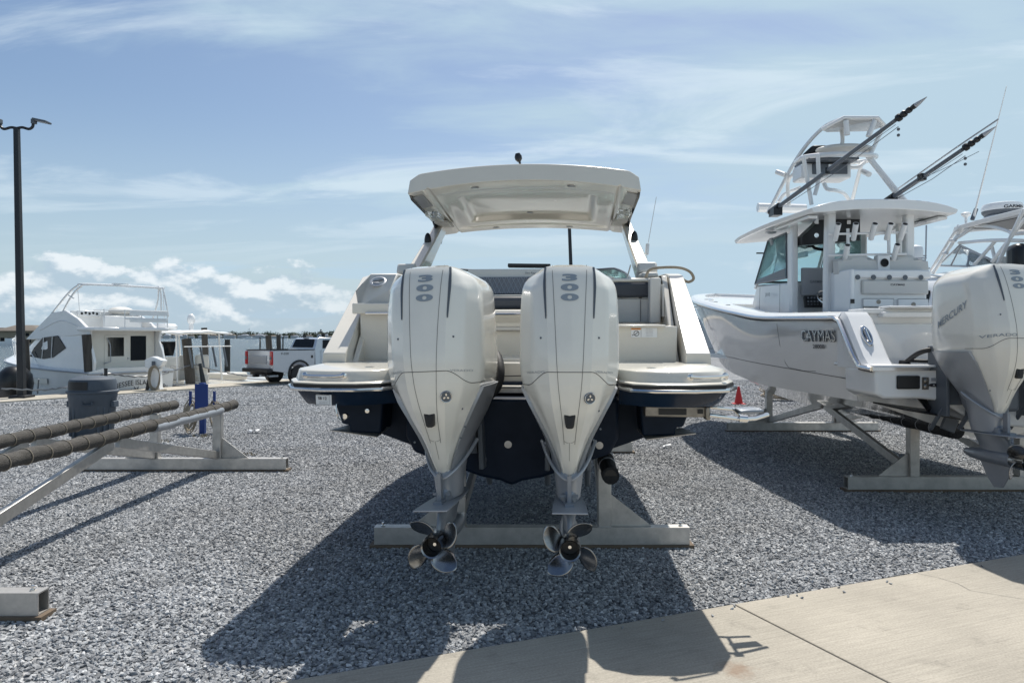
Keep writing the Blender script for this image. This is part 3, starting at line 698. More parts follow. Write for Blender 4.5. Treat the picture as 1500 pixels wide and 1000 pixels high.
for k in range(-4,34):
    for sgn in (1,-1):
        xa=-.40+.037*k*1.0; dx=(z1-z0)*.5
        a,b=Vector((xa,qy(z0),z0)),Vector((xa+dx,qy(z1),z1))
        if sgn<0: a,b=Vector((xa+dx,qy(z0),z0)),Vector((xa,qy(z1),z1))
        if min(a.x,b.x)>-.40 and max(a.x,b.x)<.54: mb.tube([a,b],.0022,4)
mb.obj('quilting_seam','lgrey',fr)
def fnc(u,v,w_): return Vector((.075+u+.15*v,1.212-.0,2.05+v))
T1=MB(); tb=text('Sea Ray',.020,.0,1.25,fnc); T1.add(tb.v,tb.f); T1.xf(Matrix.Translation((0,.003,0))); T1.obj('maker_script','vent',fr)
mb=MB(); mb.box((.06,1.35,2.115),(.34,.10,.03),(0,R(1),0)); mb.obj('folded_shade','black',B1,bevel=.006)
# right quarter: bench box with cap, panels, bolster
mb=MB(); mb.box((.89,.66,1.52),(.42,.36,.26)); mb.loft([[Vector((x,y,z)) for y,z in ((.44,1.645),(.44,1.66),(1.2,1.66),(1.2,1.645))] for x in (.60,1.02)])
bb=mb.obj('bench_box','cream',B1,bevel=.012)
mb=MB(); mb.box((.86,1.22,1.755),(.46,.06,.19)); mb.box((1.02,1.12,1.83),(.08,.2,.34)); mb.obj('bench_panel','svinyl',B1,bevel=.01)
mb=MB(); mb.box((.925,1.182,1.755),(.004,.006,.17)); mb.obj('panel_gap','seam',B1)
mb=MB(); mb.box((.86,1.22,1.915),(.30,.12,.115)); mb.obj('bench_bolster','vinyl',B1,bevel=.02)
mb=MB(); mb.box((.84,1.30,1.99),(.44,.24,.03)); mb.obj('bench_cap','cream',B1,bevel=.012)
mb=MB(); mb.poly([(.79,.477,1.575),(.965,.477,1.575),(.965,.477,1.64),(.79,.477,1.64)],.002); lb=mb.obj('warning_label','sticker',bb)
mb=MB(); mb.box((.823,.4755,1.632),(.064,.002,.011)); mb.obj('label_stripe','orangeink',bb)
mb=MB()
fn=plane_fn((.823,.4745,1.632),(1,0,0),(0,0,1)); tb=text('WARNING',.007,.01,1.2,fn); mb.add(tb.v,tb.f)
for k in range(6):
    tb=text('keep clear of propeller area' if k%2==0 else 'shut off motor before boarding',.0045,0,.78,plane_fn((.912,.4745,1.630-.0088*k),(1,0,0),(0,0,1))); mb.add(tb.v,tb.f)
mb.tube([(.826+.017*math.cos(a),.4745,1.602+.017*math.sin(a)) for a in np.linspace(0,2*PI,20)[:-1]],.0018,4,closed=True)
mb.tube([(.814,.4745,1.591),(.838,.4745,1.613)],.0018,4); mb.tube([(.857,.4745,1.576),(.857,.4745,1.639)],.0008,4)
mb.poly([(.797,.4745,1.588),(.807,.4745,1.588),(.802,.4745,1.597)],.001); mb.obj('label_print','ink',bb)
# rods, hooks and strap on the right inner wall
mb=MB()
for y in (.98,1.06): mb.box((1.072,y,1.83),(.012,.018,.24))
mb.obj('fender_rack','svinyl',B1,bevel=.003,split=True)
mb=MB(); 
for z,h in ((1.99,.06),(1.90,.07),(1.78,.11)): mb.box((1.070,1.16,z),(.016,.02,h))
mb.bar((1.065,1.2,1.89),(1.06,1.10,1.93),.01,.02); mb.obj('wall_latch','black',B1,bevel=.003,split=True)
mb=MB(); mb.tube(spl([(.86,1.30,1.66),(.93,1.25,1.85),(.965,1.22,2.0),(1.0,1.2,2.07),(1.10,1.16,2.085),(1.22,1.15,2.08),(1.30,1.18,2.05),(1.33,1.2,2.0),(1.29,1.2,1.975),(1.24,1.2,2.0)],8),.011,8); mb.obj('mooring_loop','rope',B1)
# rigging hose loop beside the left motor
for x0,sg in ((-.09,1),(.53,-1)):
    mb=MB(); mb.tube(spl([(x0-.10*sg,.33,1.50),(x0-.02*sg,.22,1.47),(x0+.015*sg,.12,1.38),(x0,.08,1.28),(x0-.07*sg,.05,1.20)],6),.034,12); mb.obj('rigging_hose','rubber',B1)
mb=MB(); mb.box((1.34-.36,.1,1.30),(.02,.02,.02)); 
# cleats outside right bulwark
mb=MB()
for y,z in ((.95,1.78),(.62,1.56)): 
    mb.box((1.262,y,z),(.03,.07,.05)); mb.tube([(1.275,y-.06,z),(1.30,y-.02,z+.01),(1.30,y+.02,z+.01),(1.275,y+.06,z)],.009,8)
mb.obj('side_cleat','steel',B1,split=True)
# boarding ladder stowed below right platform
mb=MB(); mb.box((.99,-.16,1.165),(.36,.10,.065)); mb.box((1.17,-.19,1.16),(.03,.1,.08)); ld=mb.obj('boarding_ladder','lbrk',B1,bevel=.008)
mb=MB(); mb.box((.97,-.215,1.165),(.16,.012,.035)); mb.box((1.13,-.215,1.168),(.03,.012,.025)); mb.obj('ladder_slot','black',ld,split=True)
mb=MB(); mb.tube([(1.18,-.24,1.150),(1.36,-.26,1.132),(1.44,-.22,1.13),(1.53,-.16,1.145)],.013,10); mb.tube([(1.18,-.02,1.172),(1.36,-.04,1.16),(1.48,-.02,1.16)],.012,10); mb.tube([(1.34,-.27,1.137),(1.385,-.27,1.134)],.022,12); mb.tube([(1.36,-.26,1.14),(1.36,-.04,1.16)],.01,8); mb.obj('ladder_tube','steel',ld)
mb=MB(); mb.box((1.43,-.13,1.165),(.16,.07,.02),(R(8),0,R(16))); mb.obj('ladder_tread','grey',ld,bevel=.008)
# registration card
mb=MB(); mb.poly([(-1.105,-.375,1.212),(-1.005,-.40,1.212),(-1.005,-.405,1.275),(-1.105,-.38,1.275)],.003); cd=mb.obj('registration_card','sticker',B1)
nrm=Vector((-.24,-1,0)).normalized(); uu=Vector((1,-.25,0)).normalized()
mb=MB(); o_=Vector((-1.06,-.391,1.254))+nrm*.006; fn=plane_fn(o_,uu,(0,0,1)); tb=text('SB 12',.017,.02,1.1,fn); mb.add(tb.v,tb.f)
for k in range(2): tb=text('stored boat position card',.0055,0,.9,plane_fn(o_+Vector((.005,0,-.020-.009*k)),uu,(0,0,1))); mb.add(tb.v,tb.f)
q=[o_+uu*a+Vector((0,0,b-.011)) for a,b in ((-.046,-.026),(.046,-.026),(.046,.03),(-.046,.03))]; mb.tube(q,.0012,4,closed=True)
mb.obj('card_print','ink',cd)
mb=MB(); mb.tube(spl([(-1.0,-.33,1.22),(-.99,-.35,1.15),(-.97,-.3,1.11),(-.95,-.25,1.13)]),.004,6); mb.lathe([(.016,0),(.016,.03)],(-.96,-.27,1.135),(0,-1,0),12); mb.obj('tow_eye','steel',B1)
# foredeck + cockpit floor
mb=MB(); secs=[]
for y in np.linspace(4.2,7.75,14):
    hw=pchip([4.2,5.8,7.0,7.8],[1.22,1.0,.60,.05],y); z=pchip([4.2,5.8,7.75],[2.0,1.90,1.74],y)
    secs.append([Vector((-hw,y,z-.25)),Vector((-hw,y,z-.05)),Vector((-hw*.5,y,z)),Vector((0,y,z+.02)),Vector((hw*.5,y,z)),Vector((hw,y,z-.05)),Vector((hw,y,z-.25))])
mb.loft(secs); mb.obj('foredeck','cream',B1)
mb=MB(); mb.box((0,2.7,1.35),(2.2,3.4,.04)); mb.obj('cockpit_sole','cream',B1)
# helm and companion consoles, seats
mb=MB(); mb.box((.62,3.6,1.72),(.75,.5,.70)); mb.obj('helm_console','cream',B1,bevel=.05)
mb=MB(); mb.box((-.62,3.6,1.72),(.75,.5,.70)); mb.obj('port_console','cream',B1,bevel=.05)
# windscreen
wl=[(-1.12,3.3),(-1.08,4.0),(-.85,4.5),(-.45,4.78),(0,4.86),(.45,4.78),(.85,4.5),(1.08,4.0),(1.12,3.3)]
wp=spl([(x,y,0) for x,y in wl],4); nW=len(wp)
def wtop(p): f=min(1,(p.y-3.3)/1.0); return 2.03+.21*f
bt=[Vector((p.x,p.y,2.0)) for p in wp]; tp=[Vector((p.x*.93,p.y-.28,wtop(p))) for p in wp]
mb=MB(); mb.add(bt+tp,[(i,i+1,nW+i+1,nW+i) for i in range(nW-1)]); ws=mb.obj('windscreen','glass',B1,solid=.006)
mb=MB(); mb.tube(tp,.014,8); mb.tube(bt,.012,8)
for i in (9,14,18,22): mb.tube([bt[i],tp[i]],.009,8)
mb.obj('windscreen_frame','vent',ws)
# hardtop
HT0,HT1=1.55,3.80
def ht_top(x,y):
    f=(y-HT0)/(HT1-HT0); ex=abs(x)/.98
    return 2.972-.085*ex**2-.055*f-.02*f*f-.05*max(0,ex-.9)/.1*ex
def ht_bot(x,y):
    f=(y-HT0)/(HT1-HT0); ex=abs(x)/.98
    z=2.83-.102*ex**2-.145*f+.03*ex**2*f
    def ss(t): t=min(1,max(0,t)); return t*t*(3-2*t)
    rec=ss((.62-abs(x))/.06)*ss((f-.22)/.05)*ss((.80-f)/.05); z+=.05*rec
    lip=ss((.76-abs(x))/.02)*ss((f-.12)/.02)*ss((.90-f)/.02); z+=.012*lip
    z+=.020*math.exp(-((abs(x)-.80)/.012)**2)
    return z
nx,ny=81,61
xs_=np.linspace(-.965,.965,nx); ys_=np.linspace(HT0,HT1,ny)
def htx(x,y): f=(y-HT0)/(HT1-HT0); return x*(1+.07*f)
mb=MB(); vs=[]
for y in ys_:
    for x in xs_: vs.append((htx(x,y),y+.10*(1-(abs(x)/.98)**2)*0,ht_bot(x,y)))
mb.add(vs,[(j*nx+i,j*nx+i+1,(j+1)*nx+i+1,(j+1)*nx+i) for j in range(ny-1) for i in range(nx-1)])
vs2=[]
for y in ys_:
    for x in xs_: vs2.append((htx(x*.985,y),y+.03 if y<HT0+.01 else y,ht_top(x,y)))
mb.add(vs2,[(j*nx+i,j*nx+i+1,(j+1)*nx+i+1,(j+1)*nx+i) for j in range(ny-1) for i in range(nx-1)])
N_=nx*ny; per=[i for i in range(nx)]+[j*nx+nx-1 for j in range(1,ny)]+[(ny-1)*nx+i for i in range(nx-2,-1,-1)]+[j*nx for j in range(ny-2,0,-1)]
fs=[(per[k],per[(k+1)%len(per)],per[(k+1)%len(per)]+N_,per[k]+N_) for k in range(len(per))]
mb.f+=fs
HTo=mb.obj('hardtop','cream',B1,bevel=.012,ang=50)
mb=MB(); 
for x,f in ((-.42,.07),(.40,.07),(-.42,.94),(.40,.94),(-.02,.74)):
    y=HT0+f*(HT1-HT0); mb.lathe([(.034,0),(.034,.006),(.022,.008),(0,.006)],(x,y,ht_bot(x,y)+.001),(0,0,-1),20)
mb.obj('ceiling_light','lgrey',HTo,split=True)
for s in (-1,1):
    mb=MB(); pts=[(s*.86,HT0+.12),(s*.95,HT0+.14),(s*.97,HT0+.62),(s*.86,HT0+.60)]
    mb.poly([(x,y,ht_bot(x,y)-.004) for x,y in pts],.006); mb.obj('ceiling_panel','lgrey',HTo)
    mb=MB(); mb.box((s*.90,HT0+.95,ht_bot(.9,HT0+.95)-.03),(.12,.40,.05)); mb.obj('speaker_pod','clear',HTo,bevel=.012)
    mb=MB(); mb.box((s*.90,HT0+1.5,ht_bot(.9,HT0+1.5)-.01),(.14,.42,.03)); mb.obj('ceiling_hatch','svinyl',HTo,bevel=.008)
    # dark side glazing under the edge
    mb=MB(); mb.poly([(s*.955,HT0+.05,2.735),(s*1.015,HT1-.1,2.63),(s*1.03,HT1-.2,2.50),(s*.99,2.9,2.66),(s*.957,HT0+.15,2.70)],.02)
    mb.obj('side_glazing','dglass',HTo)
    # arch leg
    lg=MB(); secs=[]
    for t_ in np.linspace(0,1,12):
        c=Vector((1.115,2.25,1.98)).lerp(Vector((1.005,3.40,2.66)),t_); hw=.052+.02*(1-t_); L_=.20+.12*(1-t_)+.14*max(0,t_-.75)
        secs.append([Vector((s*(c.x+a*hw+ (-.02 if b<0 else .0)),c.y+b*L_,c.z)) for a,b in ((-1,-.9),(-.7,-1),(.7,-1),(1,-.8),(1,.9),(.6,1),(-.6,1),(-1,.9))])
    lg.loft(secs); la=lg.obj('arch_leg','cream',B1,ang=30)
    mb=MB(); c=Vector((s*1.03,2.825,2.46)); mb.lathe([(.052,0),(.052,.02),(.03,.035),(0,.035)],c,(0,-1,.1),20); mb.xf(Matrix.Translation(c)@Matrix.Diagonal((.65,1,1.5,1))@Matrix.Translation(-c)); mb.obj('leg_speaker','black',la)
    mb=MB(); mb.box((s*1.06,2.05,2.06),(.17,.32,.10),(R(-30),0,0)); mb.obj('leg_foot','svinyl',la,bevel=.02)
mb=MB(); mb.tube([(-.02,1.80,2.93),(-.045,1.79,3.04)],.010,8); mb.lathe([(.014,0),(.030,.02),(.032,.045),(.020,.072),(0,.075)],(-.046,1.79,3.03),(-.2,0,1),16); mb.obj('anchor_light','black',HTo)
mb=MB(); mb.tube([(1.14,2.7,2.30),(1.15,2.72,2.40)],.018,10); mb.tube([(1.15,2.72,2.38),(1.235,2.75,2.86)],.0035,6); mb.tube([(1.14,2.7,2.30),(1.13,2.68,2.02)],.003,5); mb.obj('whip_antenna','sticker',B1)
# rails behind helm, mirror etc.
mb=MB(); mb.tube(spl([(.92,3.1,2.0),(.86,3.3,2.09),(.70,3.35,2.12),(.60,3.4,2.04)]),.010,8); mb.tube([(.96,3.0,2.02),(1.02,3.1,2.22)],.008); mb.obj('grab_rail','steel',B1,split=True)
mb=MB(); mb.box((1.05,1.9,2.05),(.14,.5,.05)); mb.obj('coaming_pad','svinyl',B1,bevel=.02)
# motors
def place(px_,py_,yaw,dz=0,trim=-2,dy=0):
    return Matrix.Translation((px_,py_,dz))@Matrix.Rotation(R(yaw),4,'Z')@Matrix.Translation((0,0,1.2))@Matrix.Rotation(R(trim),4,'X')@Matrix.Translation((0,-.85,-1.2))
make_outboard(B1,place(-.335,.16,-5.5)@Matrix.Translation((0,0,1.5))@Matrix.Rotation(R(-2.8),4,'Y')@Matrix.Translation((0,0,-1.5)),sw=False)
make_outboard(B1,place(.36,.16,.5),sw=True)
# ---------------------------------------------------------------- boat stands
def stand(label,cx,d0,d1,up,zb,slope=0,tubes='carpet',yext=(-.5,.5),bx=0,half=1.19,rad=.057,rr=.2,cx1=None,group='aluminium boat stands on the gravel',xs=(0,0)):
    cx1=cx if cx1 is None else cx1
    S=thing('boat_stand',label,'boat stand',(cx,(d0+d1)/2,0),group=group)
    C=lambda y:cx+(cx1-cx)*(y-d0)/(d1-d0)
    for d in (d0,d1):
        mb=MB(); x=C(d); h,w_=.128,.10; 
        # hollow box beam, open ends
        t_=.008
        mb.box((x,d,.03+t_/2),(2*half,w_,t_)); mb.box((x,d,.03+h-t_/2),(2*half,w_,t_)); mb.box((x,d-w_/2+t_/2,.03+h/2),(2*half-.002,t_,h-2*t_)); mb.box((x,d+w_/2-t_/2,.03+h/2),(2*half-.002,t_,h-2*t_))
        b_=mb.obj('base_beam','alu',S,root=S)
        mb=MB(); mb.box((x,d,.014),(2*half+.06,.14,.032)); mb.obj('timber_sole','timber',b_,root=S)
        mb=MB(); 
        for s in (-1,1): mb.tube([(x+s*(half-.06),d,.155),(x+s*(half-.06),d,.185)],.009,6); mb.tube([(x+s*(half-.06),d,.155),(x+s*(half-.06),d,.165)],.017,6)
        mb.obj('anchor_bolt','steel',b_,root=S,split=True)
        for s in (-1,1):
            xu=x+s*up; mb=MB(); zt=zb+slope*(d-d0)-.02; mb.box((xu,d+.0,(.158+zt)/2),(.10,.09,zt-.158)); mb.obj('upright','alu',S,root=S,bevel=.006)
            mb=MB(); lp2=[]
            for a_,b_2,c_2,d_2 in ((-1,-1,1,-1),(1,-1,1,1),(1,1,-1,1),(-1,1,-1,-1)):
                for k_ in range(8): f_=k_/8; lp2.append((xu+.052*(a_+(c_2-a_)*f_),d+.047*(b_2+(d_2-b_2)*f_),.161+.0015*math.sin(k_*2.3)))
            mb.tube(lp2,[.005+.0018*(k_%2) for k_ in range(len(lp2))]+[],6,closed=True); mb.obj('weld_bead','alu',S,root=S)
            mb=MB(); mb.prism([(xu+s*.05,.160),(xu+s*.36,.160),(xu+s*.05,.40)],'y',d-.006,d+.006); mb.obj('gusset','alu',S,root=S,split=True)
    for s in (-1,1):
        ym=(d0+d1)/2; xm=C(ym)+s*up; zm=zb+slope*(ym-d0)-.04
        for d in (d0,d1):
            dd=d+(.05 if d==d0 else -.05); mb=MB(); mb.bar((xm,ym+(-.05 if d==d0 else .05),zm),(C(d)+s*up,dd,.20),.05,.09); mb.obj('brace','alu',S,root=S,bevel=.005)
        a=Vector((C(d0+yext[0])+s*up+s*xs[0],d0+yext[0],zb+slope*yext[0]+rad*.8)); b=Vector((C(d1+yext[1])+s*up+s*xs[1],d1+yext[1],zb+slope*(d1-d0+yext[1])+rad*.8))
        n=70; pts=[];rs=[]
        for k in range(n+1):
            f=k/n; p=a.lerp(b,f); wv=noise.noise(p*3)*.01; pts.append(p+Vector((0,0,wv-.015*math.sin(PI*f)))); rs.append(rad*(1+.05*math.sin(f*95)+.10*noise.noise(p*9)))
        mb=MB(); mb.tube(pts,rs,14); u_=mb.obj('bunk',M[tubes],S,root=S)
        mb=MB(); k=4
        while k<n: 
            p=pts[k]; d_=(b-a).normalized(); u2,w2=frame(d_); r2=rs[k]+.003; mb.tube([p+(u2*math.cos(q)+w2*math.sin(q))*r2+d_*.012*math.sin(q) for q in np.linspace(0,2*PI,17)[:-1]],.0035,5,closed=True)
            if tubes=='carpet' and k%3==0: mb.tube([p+Vector((0,0,-r2)),p+Vector((.004,0,-r2-.05))],.003,4)
            k+=3
        mb.obj('lashing','rope' if tubes=='carpet' else 'lgrey',u_,root=S,split=True)
        mb=MB(); mb.lathe([(rad*.72,-.012),(rad*.72,0)],a,(a-b),16); mb.obj('bunk_bore','black',u_,root=S)
        if tubes=='carpet' and s>0:   # carpet has slipped off part of the pipe
            mb=MB(); i0=int(n*.62); i1=int(n*.93); mb.tube([p+Vector((.02,-.01,-.02)) for p in pts[i0:i1]],rad*.86,12); mb.obj('bare_pipe','lgrey',u_,root=S)
    return S
stand('empty aluminium boat stand with carpeted bunks, left of the navy boat',-3.85,4.2,8.75,.37,.70,0,yext=(-.4,.5))
stand('aluminium boat stand carrying the navy sport boat',.15,5.62,10.1,.55,.66,.035,tubes='bcarpet',yext=(-.75,.5),cx1=.45)
stand('aluminium boat stand carrying the white centre console boat',4.69,7.62,12.35,.56,.675,.012,tubes='bcarpet',yext=(-.8,.6),cx1=4.85,half=1.25,rad=.072)
# ---------------------------------------------------------------- BOAT 2 : white centre console
B2=thing('center_console_boat','white centre console fishing boat with tower and outriggers lettered CAYMAS','boat',(4.50,6.45,0),(0,0,R(2.8)))
kw=dict(root=B2)
def sheer(y): return pchip([0.6,2.5,3.5,5,7,8.5],[1.80,1.85,1.94,2.10,2.30,2.43],y)
st=[(.45,[(0,.60),(.62,.80),(1.20,1.0),(1.27,.995),(1.36,1.22),(1.385,1.32)]),
    (.62,[(0,.60),(.62,.80),(1.20,1.0),(1.27,.995),(1.365,1.40),(1.39,1.74)]),
    (2.5,[(0,.59),(.62,.80),(1.20,1.0),(1.27,.995),(1.36,1.42),(1.38,1.78)]),
    (4.0,[(0,.60),(.58,.83),(1.10,1.07),(1.18,1.07),(1.28,1.50),(1.36,1.93)]),
    (5.5,[(0,.66),(.44,.93),(.82,1.20),(.90,1.21),(1.08,1.64),(1.24,2.09)]),
    (7.0,[(0,.92),(.22,1.18),(.42,1.44),(.48,1.46),(.68,1.86),(.92,2.24)]),
    (8.0,[(0,1.38),(.08,1.52),(.16,1.68),(.19,1.70),(.32,2.02),(.50,2.33)]),
    (8.55,[(0,2.0),(.012,2.05),(.02,2.1),(.025,2.15),(.05,2.25),(.07,2.39)])]
mb=MB(); mb.loft(hull(st,60)); hb=mb.obj('hull','whull',B2,ang=28)
# transom box with raised outer bottom
tr=[(0,.80),(.45,.84),(.80,1.04),(1.0,1.06),(1.30,1.06),(1.375,1.10),(1.385,1.32)]
mb=MB(); mb.loft([[Vector((x*(1 if y>0 else .985),y,z)) for x,z in tr[::-1]]+[Vector((-x*(1 if y>0 else .985),y,z)) for x,z in tr[1:]] for y in (.0,.05,.50)]); mb.obj('transom','white',B2,bevel=.02)
# platform deck + trim
mb=MB(); mb.box((0,.36,1.335),(2.76,.72,.03)); mb.obj('aft_deck','white',B2,bevel=.012)
mb=MB(); mb.bar((-1.40,-.012,1.315),(1.40,-.012,1.315),.02,.028); q=[(-1.40,-.01,1.315),(-1.402,.20,1.33),(-1.405,.30,1.42),(-1.405,.56,1.74),(-1.402,.66,1.775)]+[(-(pchip([.66,2.5,4,5.5,7,8,8.55],[1.402,1.395,1.375,1.255,.935,.515,.085],y)),y,sheer(y)-.03) for y in np.linspace(.8,8.5,30)]
mb.tube(q,.022,8); mb.tube([(-p[0],p[1],p[2]) for p in q],.022,8); rr=mb.obj('rub_rail','steel',B2,split=True)
mb=MB(); mb.tube([(p[0]-.002,p[1],p[2]-.022) for p in q],.008,6); mb.obj('rail_gasket','black',B2)
# gunwale caps
for s in (-1,1):
    mb=MB(); secs=[]
    for y in np.linspace(.60,8.5,34):
        hw=pchip([.6,2.5,4,5.5,7,8,8.55],[1.385,1.38,1.36,1.24,.92,.50,.07],y); z=sheer(y); w_=min(.26,hw*.9)
        secs.append([Vector((s*(hw),y,z-.05)),Vector((s*(hw+.008),y,z-.02)),Vector((s*(hw-.02),y,z+.015)),Vector((s*(hw-.06),y,z+.03)),Vector((s*(hw-w_),y,z+.03)),Vector((s*(hw-w_),y,z-.10))])
    mb.loft(secs); gw=mb.obj('gunwale','white',B2,ang=40)
    # sloping hip down to the aft deck
    mb=MB(); secs=[]
    for y,z in ((.63,sheer(.63)+.03),(.56,sheer(.6)+.025),(.50,1.78),(.22,1.42),(.14,1.355),(.05,1.35)):
        secs.append([Vector((s*1.385,y,1.31)),Vector((s*1.385,y,z-.05)),Vector((s*1.35,y,z)),Vector((s*1.14,y,z)),Vector((s*1.12,y,z-.02)),Vector((s*1.12,y,1.31))])
    mb.loft(secs); hp=mb.obj('quarter_hip','white',gw,ang=30)
    mb=MB(); c=Vector((s*1.25,.355,1.60)); up=Vector((0,.61,.79)); nr=Vector((0,-.79,.61)); ex=Vector((1,0,0))
    mb.loft([[c+nr*h+(ex*math.cos(a)*.047+up*math.sin(a)*.115)*r_ for a in np.linspace(0,2*PI,29)[:-1]] for r_,h in ((1,-.02),(1.03,.004),(.95,.012),(.72,.012),(.66,.0),(.1,-.004))])
    mb.tube([c+up*.07+nr*.01,c-up*.07+nr*.01],.016,8); mb.obj('hawse_pipe','steel',hp)
    mb=MB(); 
    for y in (1.15,1.9,2.7,4.2,4.9,5.6):
        hw=pchip([.6,2.5,4,5.5,7,8,8.55],[1.385,1.38,1.36,1.24,.92,.50,.07],y); mb.lathe([(.034,0),(.034,.004),(.02,.006),(0,.002)],(s*(hw-.15),y,sheer(y)+.031),(0,0,1),14)
    mb.obj('gunwale_fitting','steel',gw,split=True)
    mb=MB(); hw=1.31; mb.tube([(s*1.18,4.95,sheer(5)+.05),(s*1.17,5.05,sheer(5)+.06),(s*1.16,5.2,sheer(5.2)+.05)],.014,8); mb.obj('pop_up_cleat','steel',gw)
# foredeck
mb=MB(); secs=[]
for y in np.linspace(5.2,8.4,12):
    hw=pchip([.6,2.5,4,5.5,7,8,8.55],[1.385,1.38,1.36,1.24,.92,.50,.07],y)-.1; hw=max(hw,.02); z=sheer(y)-.02
    secs.append([Vector((-hw,y,z-.3)),Vector((-hw,y,z)),Vector((hw,y,z)),Vector((hw,y,z-.3))])
mb.loft(secs); mb.obj('foredeck','white',B2)
mb=MB(); mb.box((0,3.0,1.30),(2.4,4.8,.05)); mb.obj('cockpit_sole','white',B2)
# aft bulkhead with cap and side door lines
mb=MB(); mb.box((0,.66,1.60),(2.26,.07,.52)); mb.box((0,.74,1.835),(2.3,.30,.05)); mb.box((-.30,.60,1.872),(1.3,.20,.022)); mb.box((-.72,.585,1.80),(.55,.10,.05)); bh=mb.obj('aft_bulkhead','white',B2,bevel=.01)
# hull side door outline and name
def hullx(y,z): 
    ys=[s[0] for s in st]; h=[(pchip(ys,[s[1][i][0] for s in st],y),pchip(ys,[s[1][i][1] for s in st],y)) for i in range(6)]
    for a,b in zip(h[2:-1],h[3:]):
        if a[1]<=z<=b[1]: return -(a[0]+(b[0]-a[0])*(z-a[1])/(b[1]-a[1]))
    return -h[-1][0]
mb=MB(); q=[]
for y,z in [(2.05,1.74),(2.0,1.5),(1.92,1.30),(1.86,1.25),(1.5,1.23),(1.20,1.24)]: q.append(Vector((hullx(y,z)-.0005,y,z)))
mb.tube(q,.0025,5); mb.tube([Vector((hullx(y,z)-.0005,y,z)) for y,z in [(y,1.195+.03*(y-.45)) for y in np.linspace(.5,7,30)]],.004,5); mb.obj('hull_seam','seam',B2,split=True)
nm_y,nm_z=1.02,1.60
fn=lambda u,v,w_:Vector((hullx(nm_y-u+.12*v,nm_z+v)-.012-w_,nm_y-u,nm_z+v))
text('CAYMAS',.115,.008,1.15,fn,extr=.004).obj('hull_name','vent',B2)
fn=lambda u,v,w_:Vector((hullx(nm_y-u+.12*v,nm_z+v)-.020-w_,nm_y-u+.004,nm_z+v+.004))
text('CAYMAS',.115,-.002,1.19,fn).obj('hull_name_chrome','steel',B2)
fn=lambda u,v,w_:Vector((hullx(nm_y-u,nm_z+v-.105)-.012,nm_y-u,nm_z-.105+v))
text('2800B',.040,.02,1.9,fn).obj('hull_model','ink',B2)
# transom fittings seen at the corner
TF=lambda x,z:Vector((x,-.003,z))
mb=MB(); mb.box((-1.08,-.012,1.20),(.20,.03,.115)); mb.obj('battery_hatch','black',B2,bevel=.01)
mb=MB(); mb.box((-.925,-.008,1.19),(.055,.012,.105)); mb.lathe([(.02,0),(.024,.01),(.012,.02)],(-.925,-.014,1.215),(0,-1,0),14); mb.lathe([(.02,0),(.024,.01),(.012,.02)],(-.925,-.014,1.165),(0,-1,0),14); mb.obj('hose_fitting','lbrk',B2)
mb=MB(); c=Vector((-.85,-.006,1.175)); mb.lathe([(.02,0),(.02,.003),(0,.003)],c,(0,-1,0),20); mb.xf(Matrix.Translation(c)@Matrix.Diagonal((2.2,1,.8,1))@Matrix.Translation(-c)); mb.obj('oval_badge','ink',B2)
fn=plane_fn((-.85,-.0105,1.175),(1,0,0),(0,0,1)); text('A',.014,.0,1.6,fn).obj('badge_letter','sticker',B2)
mb=MB(); mb.box((-.82,-.004,1.222),(.10,.004,.028)); mb.box((-.62,-.004,1.212),(.28,.004,.04)); sl=mb.obj('safety_label','lgrey',B2,split=True)
mb=MB(); mb.lathe([(.024,0),(.026,.012),(.018,.014),(.016,-.004),(0,-.004)],(-.655,-.004,1.155),(0,-1,0),18); mb.obj('thru_hull','black',B2)
mb=MB(); mb.box((-.75,-.02,1.315),(.09,.03,.035)); mb.box((-.6,-.02,1.315),(.08,.03,.035)); mb.obj('bumper_plate','white',B2,bevel=.004,split=True)
mb=MB(); mb.box((-.5,-.018,1.312),(.12,.02,.025)); mb.obj('tread_insert','vent',B2)
mb=MB(); mb.poly([(-1.22,.30,1.0),(-.70,.30,.93),(-.62,-.02,.88),(-1.14,-.04,.97)],.012); mb.tube([(-.85,.25,1.10),(-.82,.08,.95)],.03,10); mb.obj('trim_tab','black',B2,split=True)
mb=MB(); mb.box((-.50,.30,.82),(.13,.04,.17),(0,R(22),0)); mb.obj('transducer','vent',B2,bevel=.006)
# hose and linkage by the motor
mb=MB(); mb.tube(spl([(-.95,.25,1.36),(-.88,.12,1.46),(-.72,.05,1.49),(-.50,-.05,1.49)]),.022,10); mb.tube(spl([(-.93,.22,1.38),(-.75,.1,1.37),(-.66,.0,1.34)]),.016,8); mb.lathe([(.05,0),(.045,.03),(0,.035)],(-.95,.26,1.35),(0,0,1),14)
mb.box((-.50,-.03,1.49),(.26,.10,.07)); mb.obj('rigging_hose','rubber',B2)
mb=MB(); mb.box((-.44,-.22,1.17),(.16,.34,.38)); mb.box((-.58,-.16,1.20),(.10,.20,.36)); mb.obj('power_pole_bracket','vent',B2,bevel=.03)
# --- console (world-space measured corners, real depth)
def BX(*pts): return [Vector(p) for p in pts]
cs=MB()
def W(x,y,z): return WM[B2.name]@Vector((x,y,z))
